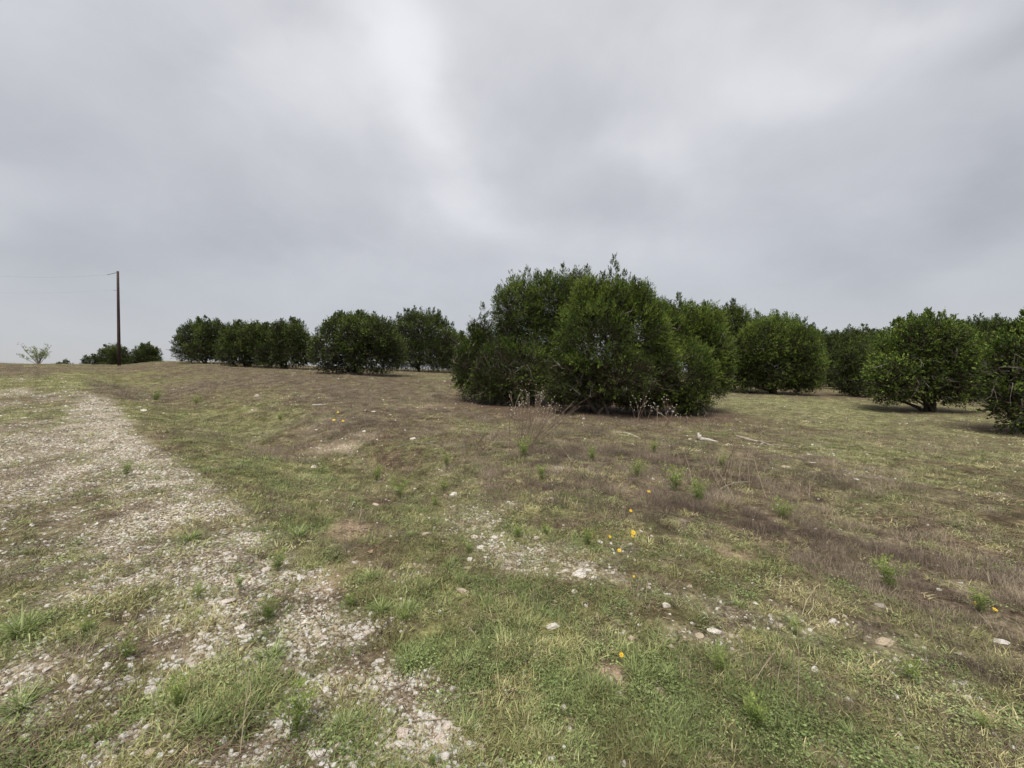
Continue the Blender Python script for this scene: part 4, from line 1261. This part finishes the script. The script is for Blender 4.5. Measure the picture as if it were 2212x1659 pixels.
wire([(231, 594, pd), (160, 598, pd), (80, 599.5, pd), (0, 596.5, pd), (-120, 590, pd), (-300, 575, pd)], .0035, 'overhead_wire', 'upper thin wire running left from the pole top')
wire([(245, 627, pd), (170, 631, pd), (80, 633, pd), (0, 633, pd), (-120, 630, pd), (-300, 618, pd)], .0022, 'overhead_wire', 'lower, fainter wire running left from the pole')
w1 = wire([(253.5, 588.5, pd), (243, 591, pd), (231, 594, pd)], .024, 'dead_end_insulator', None, root)
w2 = wire([(255.5, 628, pd), (250, 627, pd), (245, 627, pd)], .018, 'dead_end_insulator', None, root)


# ------------------------------------------------------------------ single plants
def plant_root(name, label, cat, p, group=None, rot=None):
    r = bpy.data.objects.new(name, None)
    C.objects.link(r)
    r.location = (p[0], p[1], p[2] - .005)
    if rot is not None:
        r.rotation_euler = (0, 0, rot)
    return tag(r, label, cat, group)


def feathery(seed, h, w_):
    """upright weed with finely cut bright leaves: (stems, leaves)"""
    rng = np.random.default_rng(seed)
    bs, bl = Bag(), Bag()
    for _ in range(9):
        e = np.array([rng.normal(0, w_ * .36), rng.normal(0, w_ * .36), h * rng.uniform(.55, 1)])
        m_ = e * [.35, .35, .55] + rng.normal(0, .008, 3)
        V, F = tube(np.array([[rng.normal(0, .012), rng.normal(0, .012), -.01], m_, e]), [.0022, .0018, .0009], 4, False)
        bs.add(V, F, .3)
        n_ = 16
        u = rng.uniform(.12, 1, n_)
        pts = np.where((u < .5)[:, None], m_ * (u / .5)[:, None], m_ + (e - m_) * ((u - .5) / .5)[:, None])
        d = unit(rng.normal(0, 1, (n_, 3)) * [1, 1, .3] + [0, 0, .7])
        V, F, t = crown_mesh(pts, d, np.full(n_, h * .22), .3 + .55 * u, 9, h * .085, h * .022, rng)
        bl.add(V, F, t)
    return bs.mesh('stems', M['feather']), bl.mesh('leaves', M['feather'])


FE = [feathery(300 + i, 1.0, .8) for i in range(4)]
FEATH = [
    (2, 690, 850, 150, 'tall yellow green feathery weed behind the white lump of stone'),
    (2, 520, 730, 110, 'bright green weed at the foot of the thin dry stalks'),
    (2, 1030, 610, 80, 'bright weed on brown ground left of the big stalk clump'),
    (2, 1720, 720, 100, 'rounded green weed right below the big stalk clump'),
    (2, 1590, 550, 130, 'green weed growing inside the base of the big stalk clump'),
    (2, 1190, 1250, 90, 'yellow green weed just below the rubble patch'),
    (2, 2090, 580, 100, 'round green weed in the pale grass below the white stick'),
    (2, 1550, 1140, 90, 'bright weed at the right rim of the rubble patch'),
    (2, 1745, 1110, 80, 'small weed right of the rubble patch near a rock'),
    (2, 1010, 800, 90, 'olive weed directly above the pair of blocks'),
    (2, 950, 910, 80, 'dull weed left of the rubble patch above the long cream stone'),
    (2, 2050, 1190, 110, 'dark green weed left of the small yellow flower'),
    (3, 565, 700, 100, 'light green leafy weed, leftmost of three by the tangled stalks'),
    (3, 845, 800, 140, 'light green leafy weed, middle of three by the tangled stalks'),
    (3, 1020, 890, 135, 'bushiest light green weed below the tangled dry stalks'),
    (3, 690, 530, 70, 'small green weed above the leftmost light green one'),
    (3, 1630, 1000, 110, 'weed with fountain of leaves right of the tangled stalks'),
    (3, 1180, 620, 70, 'small weed within the tangled dry stalks'),
    (8, 450, 590, 90, 'bright top of a spindly weed in the lower right grass'),
    (8, 1180, 240, 220, 'vivid green weed in the brown grass at right'),
    (8, 1330, 960, 180, 'leafy green weed below the large pinkish rock'),
    (7, 1970, 1330, 260, 'tall lime green feathery weed near the bottom right of centre'),
    (8, 1890, 1330, 130, 'lime green feathery weed near the lower right corner'),
    (8, 1880, 420, 160, 'yellow green weed carrying the far right yellow flower'),
    (7, 1680, 900, 170, 'dark yellow green weed among clover like leaves'),
    (6, 170, 90, 160, 'bright weed in the gravel by a row of white stones'),
    (6, 100, 450, 170, 'rounded bright weed left of the gravel strip'),
    (6, 310, 1300, 330, 'largest bright green weed at the bottom left of the gravel'),
    (6, 1085, 450, 90, 'yellow green weed above the long grass tussocks'),
    (6, 700, 350, 110, 'weed with olive leaves at the rim of bare earth'),
    (6, 1290, 1500, 110, 'low weed cut by the bottom edge beside white stones'),
    (5, 1745, 230, 110, 'weed by the largest stones of the upper track'),
    (5, 1440, 300, 120, 'spreading weed in the middle of the track'),
    (5, 630, 540, 110, 'bright weed alone on the left track'),
    (5, 930, 720, 150, 'narrow vivid weed in the middle of the left gravel'),
    (5, 1290, 1080, 200, 'tall olive weed beside the lower grass tussock'),
    (1, 1270, 240, 60, 'small dark weed in the ditch'),
    (1, 1815, 340, 50, 'dark green weed on the ditch bank'),
    (1, 1010, 220, 80, 'olive weed beside the ditch stones'),
    (1, 820, 700, 90, 'weed in the grassy middle of the track'),
]
frr = random.Random(9)
for i, (v, x, y, hpx, lab) in enumerate(FEATH):
    px, py = vp(v, x, y)
    p = at(px, py)
    h = hpx * VIEW[v][2] * p[1] / FPX * (1.35 if v == 3 else 1.1)
    r = plant_root('feathery_weed', lab, 'weed', p, None, frr.uniform(0, 6.28))
    r.scale = (h, h, h)
    s_, l_ = FE[i % 4]
    obj('stems', s_, r)
    obj('leaves', l_, r)['kind'] = 'stuff'


def tussock(seed, n=150):
    rng = np.random.default_rng(seed)
    V, F = blades(n, 1.0, .034, .16, .72, rng, 1.0, 3)
    nv = 7
    t = np.repeat(np.clip(rng.normal(.5, .22, n), 0, 1), nv)
    return mk_mesh('blades', V, F, M['tuft'], False, {'tint': ('FLOAT', t)})


TU = [tussock(400 + i) for i in range(4)]
TUSS = [
    (6, 850, 140, 200, 'spreading grass tussock at the rim of the bare earth'),
    (6, 920, 380, 230, 'wide grass tussock left of the tan rounded rock'),
    (6, 1120, 370, 170, 'low tussock between the wide tussock and the tan rounded rock'),
    (6, 1550, 1230, 260, 'round fountain shaped tussock right of the bottom gravel'),
    (6, 660, 1230, 280, 'loose tussock left of the bottom gravel strip'),
    (6, 1130, 760, 230, 'bright tussock right beside the white elongated stone'),
    (6, 1520, 800, 260, 'broad tussock below the two small stones in the grass'),
    (6, 120, 720, 320, 'large grey green tussock in the middle left gravel'),
    (6, 1750, 830, 180, 'smaller tussock right of the broad one'),
    (5, 1450, 1230, 300, 'blue green tussock beside the tall olive weed'),
    (5, 170, 540, 380, 'wide dark tussock at the left edge of the track'),
    (5, 150, 1080, 380, 'long bladed tussock at the lower left edge'),
    (7, 680, 700, 190, 'tussock left of the tan jagged stone'),
    (7, 920, 720, 150, 'tussock holding the lowest yellow flower'),
    (7, 1250, 930, 210, 'tussock right of the mossy rock'),
    (7, 1350, 1600, 220, 'tussock at the bottom edge right of centre'),
    (7, 780, 450, 150, 'tussock above the tan jagged stone'),
    (7, 1820, 370, 170, 'grassy tuft in the olive weeds right of centre'),
    (8, 660, 1060, 150, 'star shaped tussock in the lower right grass'),
    (8, 450, 500, 170, 'tussock with a tall dry straw in the right foreground'),
    (8, 900, 1380, 240, 'grey green tussock near the bottom right'),
    (1, 1230, 1110, 190, 'grey green mound of grass on the track edge'),
    (1, 1930, 1090, 170, 'rounded grey green mound of grass by bare earth'),
    (2, 1060, 1340, 180, 'tussock directly below the rubble patch'),
    (2, 780, 1120, 120, 'small tuft above the curled dry leaves'),
    (3, 820, 1360, 70, 'small tussock right of the orange flower'),
    (6, 640, 340, 90, 'small upright tuft in the gravel'),
    (7, 1560, 1150, 160, 'dense green tuft in the clover like weeds'),
    (7, 600, 1130, 170, 'dense green tuft right of the white pinkish stone'),
]
for i, (v, x, y, wpx, lab) in enumerate(TUSS):
    p = at(*vp(v, x, y))
    w_ = wpx * VIEW[v][2] * p[1] / FPX
    o = obj('grass_tussock', TU[i % 4])
    o.location = (p[0], p[1], p[2] - .01)
    k_ = w_ * .68
    o.scale = (k_, k_, k_ * .95)
    o.rotation_euler = (0, 0, frr.uniform(0, 6.28))
    tag(o, lab, 'grass tussock')


# yellow flowers
def flower_mesh():
    b = Bag()
    for j in range(8):
        a = j * 2 * math.pi / 8
        d = np.array([math.cos(a), math.sin(a), .12])
        s = np.array([-math.sin(a), math.cos(a), 0])
        V = np.array([d * .12, d * .55 - s * .17, d * .98 - s * .14 + [0, 0, -.05], d * .98 + s * .14 + [0, 0, -.05], d * .55 + s * .17])
        b.add(V, [(0, 1, 2), (0, 2, 3), (0, 3, 4)], .3 + .5 * (j % 2))
    return b.mesh('petals', M['petal'])


FLM = flower_mesh()
V_, F_ = tube(np.array([[0, 0, -.05], [0, 0, .1], [0, 0, .16]]), [.2, .22, .12], 8)
b_ = Bag()
b_.add(V_, F_, .5)
DSM = b_.mesh('disc', M['disc'], True)
FLOW = [
    (3, 541, 1100, 36, 'largest yellow flower, open face with orange centre'),
    (3, 535, 1126, 22, 'small yellow flower just under the largest one'),
    (3, 441, 1230, 30, 'orange yellow flower below left of the largest one'),
    (3, 372, 1130, 22, 'small yellow flower left of the largest one'),
    (3, 655, 803, 26, 'yellow flower beside the light green weeds'),
    (3, 523, 942, 24, 'yellow flower halfway between the weeds and the largest flower'),
    (7, 898, 760, 38, 'yellow flower alone in the green foreground grass'),
    (7, 1073, 1183, 22, 'little yellow flower lowest in the foreground grass'),
    (7, 998, 140, 20, 'orange flower low in the stony grass'),
    (8, 1990, 390, 34, 'yellow flower at the far right edge'),
    (8, 1838, 340, 22, 'tiny yellow flower left of the far right one'),
    (2, 240, 227, 16, 'top flower of three on the brown slope'),
    (2, 211, 283, 22, 'left flower of three on the brown slope'),
    (2, 278, 290, 20, 'right flower of three on the brown slope'),
]
for (v, x, y, wpx, lab) in FLOW:
    px, py = vp(v, x, y)
    g0 = at(px, py + 9)
    d = ray(px, py)
    k_ = g0[1] / d[1]
    hd = np.array([d[0] * k_, g0[1], CAM_Z + d[2] * k_])
    rad = wpx * VIEW[v][2] * g0[1] / FPX * .52
    r = plant_root('yellow_flower', lab, 'flower', g0)
    rel = hd - np.array(r.location)
    b_ = Bag()
    V_, F_ = tube(np.array([[0, 0, 0], rel * .5 + [.006, 0, 0], rel - [0, 0, rad * .05]]), [.0022, .0018, .0015], 4, False)
    b_.add(V_, F_, .2)
    obj('stem', b_.mesh('stem', M['feather']), r)
    tl = (R(frr.uniform(25, 50)), R(frr.uniform(-15, 15)), frr.uniform(0, .5))
    for nm, me in (('petals', FLM), ('disc', DSM)):
        o = obj(nm, me, r, rel)
        o.scale = (rad,) * 3
        o.rotation_euler = tl


# dry stalk clumps
def stalks(name, label, base_px, tips, seed, heads=True, sub=2, rad=.004, fan=.06, tint=.6, cat='dry plant', headr=.010):
    """tips: ends of the stalks in the photograph's layout"""
    rng = np.random.default_rng(seed)
    p = at(*base_px)
    r = plant_root(name, label, cat, p)
    b, hb = Bag(), Bag()
    m_px = p[1] / FPX
    for (tx, ty) in tips:
        d = ray(tx, ty)
        Y = p[1] + rng.normal(0, .12)
        e = np.array([d[0] * Y / d[1], Y, CAM_Z + d[2] * Y / d[1]]) - p
        s0 = np.array([rng.normal(0, fan), rng.normal(0, fan), -.01])
        if fan > .2:
            s0 = np.array([e[0] * .85 + rng.normal(0, .05), rng.normal(0, .25), -.03])
        mid = s0 * .5 + e * .5 + rng.normal(0, .035 * max(e[2], .2), 3)
        P3 = [s0, mid, e]
        V, F = tube(np.array(P3), rad * np.array([1.3, 1, .5]), 4, False)
        b.add(V, F, tint + rng.normal(0, .15))
        ends = [e]
        for _ in range(sub):
            u = rng.uniform(.35, .85)
            w0 = mid + (e - mid) * ((u - .35) / .65) if u > .35 else mid
            w1 = w0 + (e - mid) * rng.uniform(.3, .7) + rng.normal(0, .035, 3)
            V, F = tube(np.array([w0, (w0 + w1) / 2 + rng.normal(0, .01, 3), w1]), rad * np.array([.6, .5, .3]), 3, False)
            b.add(V, F, tint + rng.normal(0, .15))
            ends.append(w1)
        if heads:
            for q in ends:
                n_ = 7
                Vh = unit(rng.normal(0, 1, (n_ * 3, 3))) * headr + q
                hb.add(Vh, np.arange(n_ * 3).reshape(-1, 3), rng.uniform(0, 1))
                V, F = tube(np.array([q - [0, 0, headr * .8], q, q + [0, 0, headr * .5]]), headr * np.array([.5, 1.0, .6]), 5)
                hb.add(V, F, rng.uniform(0, 1))
    obj('stalks', b.mesh('stalks', M['stalk']), r)
    if heads:
        obj('seed_heads', hb.mesh('seed_heads', M['seed']), r)
    return r


srng = np.random.default_rng(55)
tips = [(1100 + 90 * u + srng.normal(0, 6), 843 + 30 * abs(u - .4) + abs(srng.normal(0, 14))) for u in np.linspace(0, 1, 24)]
stalks('dry_stalk_clump', 'largest clump of dry brown stalks with pale seed heads in front of the big juniper', (1133, 968), tips, 1, True, 4, .0040, .10, .35, headr=.009)
stalks('dry_stalk_clump', 'thin side stalks of dry weed leaning right of the largest clump', (1146, 970), [(1178 + 14 * i + srng.normal(0, 5), 905 + srng.normal(0, 22)) for i in range(8)] + [(1040 + 12 * i, 930 + srng.normal(0, 12)) for i in range(6)], 2, False, 4, .0044, .15, .35)
stalks('dry_stalk_clump', 'low clump of bare brown stalks left of the largest one', (1035, 975), [(1000 + 6.5 * i + srng.normal(0, 4), 918 + abs(srng.normal(0, 16))) for i in range(14)], 3, False, 4, .0046, .1, .45)
stalks('dry_stalk_clump', 'thin bare stalks fanning up beside the bright weed on the left', (815, 1035), [(748, 955), (760, 930), (795, 935), (822, 920), (830, 960), (780, 975)], 4, False, 2, .0028, .06, .55)
stalks('seed_head_weed', 'seed head stalks before the trunk, left group of two', (1385, 912), [(1362, 868), (1372, 860), (1378, 877), (1392, 873), (1396, 856), (1398, 866), (1407, 880), (1383, 866)], 5, True, 2, .0045, .12, .35, headr=.015)
stalks('seed_head_weed', 'seed head stalks before the right juniper, right group of two', (1438, 925), [(1406, 876), (1414, 872), (1422, 877), (1434, 868), (1440, 862), (1447, 882), (1452, 888), (1456, 880), (1428, 892), (1460, 896)], 6, True, 2, .0045, .14, .35, headr=.015)
stalks('seed_head_weed', 'low sparse seed heads at the right foot of the big clump', (1478, 915), [(1470, 895), (1482, 893), (1492, 897), (1508, 893), (1522, 898), (1464, 900)], 7, True, 1, .003, .3, .5, headr=.010)
stalks('seed_head_weed', 'low seed heads on the litter left of the trunk', (1205, 903), [(1190, 876), (1200, 884), (1212, 880), (1218, 890), (1183, 890)], 8, True, 1, .003, .2, .5, headr=.011)
stalks('dry_stalk_clump', 'tangle of leaning tan stalks right of centre', (1520, 1040), [(1425 + 7 * i + srng.normal(0, 8), 950 + abs(srng.normal(0, 22))) for i in range(28)], 9, False, 2, .0027, .42, .5)
stalks('dry_stalk_clump', 'dark upright stalks on the right side of the tangle', (1590, 1060), [(1530 + 8 * i, 958 + abs(srng.normal(0, 26))) for i in range(16)], 10, False, 2, .0027, .4, .35)
stalks('dry_stalk_clump', 'slender brown stalks standing in the weeds left of the tangle', (1440, 1010), [(1378, 930), (1395, 940), (1410, 950), (1448, 945), (1476, 944), (1330, 960)], 11, False, 1, .0028, .3, .4)
stalks('dry_stalk_clump', 'pale stalk fork in the right hand brown grass', (1740, 1075), [(1762, 1018), (1748, 1040), (1735, 1030)], 12, False, 1, .003, .05, .7)
stalks('dry_stalk_clump', 'faint grey stalks in the lower right weeds', (1690, 1520), [(1682, 1395), (1705, 1370), (1722, 1340), (1668, 1400), (1660, 1440)], 13, False, 2, .0014, .05, .45)
stalks('dry_stalk_clump', 'pale dry straws rising out of the right tussock', (1730, 1325), [(1764, 1265), (1757, 1290)], 14, False, 0, .002, .02, .8)
stalks('dry_stalk_clump', 'single tall straws in the middle of the olive weeds', (1300, 1300), [(1296, 1212), (1306, 1225), (1290, 1240)], 15, False, 1, .0013, .04, .6)
stalks('dry_stalk_clump', 'pale straws at the left edge of the lower gravel', (515, 1580), [(545, 1490), (562, 1500), (540, 1440), (400, 1500)], 16, False, 1, .0013, .05, .7)


# ------------------------------------------------------------------ fallen wood and other pieces
def log(name, label, pts_px, radii, mat, cat='fallen branch', lift=.5, extra=None):
    P3 = []
    for (px, py), r_ in zip(pts_px, radii):
        g = at(px, py)
        P3.append(g + [0, 0, r_ * lift])
    P3 = np.array(P3)
    c = P3[0].copy()
    b = Bag()
    n = 12
    tt_ = np.linspace(0, len(P3) - 1, n)
    Q = np.stack([np.interp(tt_, np.arange(len(P3)), P3[:, i]) for i in range(3)], 1)
    rr2 = np.interp(tt_, np.arange(len(P3)), radii) * (1 + np.random.default_rng(len(label)).normal(0, .12, n))
    V, F = tube(Q - c, rr2, 7)
    b.add(V, F)
    for (q, dv, r_) in (extra or []):
        o0 = Q[q] - c
        V, F = tube(np.array([o0, o0 + np.array(dv) * .5 + [.01, 0, 0], o0 + np.array(dv)]), [r_, r_ * .8, r_ * .4], 5)
        b.add(V, F)
    o = obj(name, b.mesh(name, mat, True))
    o.location = c
    return tag(o, label, cat)


log('fallen_stick', 'white peeled stick lying before the trunk, bent in the middle', [(1326, 934), (1352, 935), (1371, 942), (1384, 948)], [.012, .016, .014, .006], M['wood_white'])
log('weathered_log', 'white weathered log with an upright knob at its left end', [(1509, 951), (1520, 951), (1532, 952), (1550, 955)], [.05, .04, .032, .015], M['wood_white'], 'log',
    extra=[(0, (.0, .02, .14), .045), (0, (.05, .0, .10), .035)])
log('fallen_branch', 'long grey branch lying on the right meadow', [(1590, 943), (1620, 952), (1645, 957), (1672, 964)], [.03, .034, .025, .01], M['wood_grey'], extra=[(5, (.1, -.3, .03), .01)])
log('fallen_branch', 'dark grey broken branch beside the long one', [(1668, 960), (1700, 965), (1730, 970)], [.012, .012, .006], M['wood_grey'])
log('fallen_stick', 'white stick lying on the brown slope left of the big juniper', [(675, 876), (690, 876), (705, 875)], [.03, .03, .02], M['wood_white'])
log('dry_straw', 'long pale straw lying in a V near the largest stalk clump', [(1194, 945), (1218, 975), (1236, 1000)], [.006, .007, .005], M['wood_grey'], 'dry stalk', 3)
log('dry_straw', 'short pale straw, right arm of the V by the stalk clump', [(1240, 1002), (1258, 985), (1272, 980)], [.006, .007, .004], M['wood_grey'], 'dry stalk', 3)
log('dry_straw', 'arched pale straw below the tangle of stalks', [(1540, 1078), (1562, 1058), (1590, 1048), (1630, 1043)], [.004, .005, .005, .003], M['wood_grey'], 'dry stalk', 8)
log('dry_straw', 'thin curved straw on the bottom gravel across the white stones', [(790, 1640), (840, 1590), (890, 1562), (980, 1555)], [.002, .003, .003, .002], M['wood_grey'], 'dry stalk', 4)
log('dry_straw', 'pale arched straw over the brown ground left of the stalks', [(850, 972), (890, 960), (930, 962), (960, 972)], [.004, .005, .005, .003], M['wood_grey'], 'dry stalk', 8)
log('dry_straw', 'short pale stick standing in the grass left of the rubble', [(755, 1105), (763, 1090), (770, 1076)], [.004, .004, .003], M['wood_white'], 'dry stalk', 4)

# curled dry leaves on the bare earth
for i, (px, py, s_, lab) in enumerate([(800, 1196, 16, 'curled dead leaf, left one on the bare earth'), (812, 1182, 12, 'curled dead leaf, upper one on the bare earth'),
                                       (818, 1200, 15, 'curled dead leaf, middle one on the bare earth'), (855, 1172, 14, 'curled dead leaf beside the small tuft'), (842, 1200, 12, 'curled dead leaf, right one on the bare earth')]):
    p = at(px, py)
    w_ = s_ * p[1] / FPX
    rg = np.random.default_rng(i)
    gx, gy = np.meshgrid(np.linspace(-1, 1, 6), np.linspace(-1, 1, 5))
    wd = (1 - gx ** 2 * .8) * (1 + .3 * np.sin(gx * 7))
    V = np.stack([gx * .5, gy * .3 * wd, .28 * gy ** 2 + .15 * gx ** 2 + rg.normal(0, .03, gx.shape)], 2).reshape(-1, 3)
    F = [(r_ * 6 + c_, r_ * 6 + c_ + 1, r_ * 6 + c_ + 7) for r_ in range(4) for c_ in range(5)] + [(r_ * 6 + c_, r_ * 6 + c_ + 7, r_ * 6 + c_ + 6) for r_ in range(4) for c_ in range(5)]
    b_ = Bag()
    b_.add(V, F, rg.uniform(0.3, 1))
    o = obj('dead_leaf', b_.mesh('dead_leaf', M['dryleaf']))
    o.location = p
    o.scale = (w_, w_, w_)
    o.rotation_euler = (rg.normal(0, .4), rg.normal(0, .4), rg.uniform(0, 6))
    tag(o, lab, 'leaf')

# every grouped stone is described by what lies next to it
cut = (' alone', ' lying', ' at ', ' on ', ' in ', ' sitting', ' standing', ' left', ' right', ' below', ' above', ' behind', ' beside', ' by ', ' half', ' among', ' between', ' holding', ' with ',
       ' under', ' touching', ' cut', ' carrying', ' directly', ' just', ' near', ' of ', ' growing', ' inside', ',', ' halfway', ' low')
short = {}
for o in scene.objects:
    if o.parent is None and o.get('category') in ('rock', 'weed', 'grass tussock', 'log', 'fallen branch', 'fallen stick', 'dry plant') and o.get('label'):
        t_ = o['label']
        k_ = min([t_.find(c_) for c_ in cut if t_.find(c_) > 0] + [len(t_)])
        short.setdefault(t_[:k_], []).append(o)
anchors = [(k_, v_[0]) for k_, v_ in short.items() if len(v_) == 1 and 3 <= len(k_.split()) <= 6]
taken = set()
for o in [q for q in scene.objects if q.get('category') == 'stone']:
    y0 = o.location.y
    wpx = o.scale.x / y0
    size = 'tiny' if wpx < .010 else 'small' if wpx < .018 else 'middling' if wpx < .030 else 'big'
    colr = {'limestone': 'white', 'tan_limestone': 'tan', 'grey_limestone': 'grey'}[o.data.materials[0].name]
    fl_ = o.scale.z / o.scale.x
    form = 'flat ' if fl_ < .62 else 'upright ' if fl_ > .95 else ''
    near = sorted(anchors, key=lambda a_: math.hypot((a_[1].location.x / a_[1].location.y - o.location.x / y0), 2.0 * (1 / a_[1].location.y - 1 / y0)))[:6]
    lab = None
    for (nm, a_) in near:
        du = o.location.x / y0 - a_.location.x / a_.location.y
        dv = 1.7 * (1 / a_.location.y - 1 / y0)
        side = 'right of' if du > 0 else 'left of'
        vert = 'behind' if dv > 0 else 'in front of'
        if abs(du) > 2.5 * abs(dv):
            where = side
        elif abs(dv) > 2.5 * abs(du):
            where = vert
        else:
            where = vert + ' and to the ' + side.split()[0] + ' of'
        dd = math.hypot(du, dv)
        hw = 'right up against' if dd < 0 else ''
        l_ = ('%s %s%s stone %s the %s' % (size, form, colr, where, nm)).replace('behind and to', 'behind, to').replace('in front of and to', 'in front, to')
        if l_ not in taken and len(l_.split()) <= 16:
            lab = l_
            break
    if lab:
        taken.add(lab)
        o['label'] = lab

tot = sum(len(o.data.polygons) for o in scene.objects if o.type == 'MESH')
print('TRIS', tot, 'OBJ', len(scene.objects))
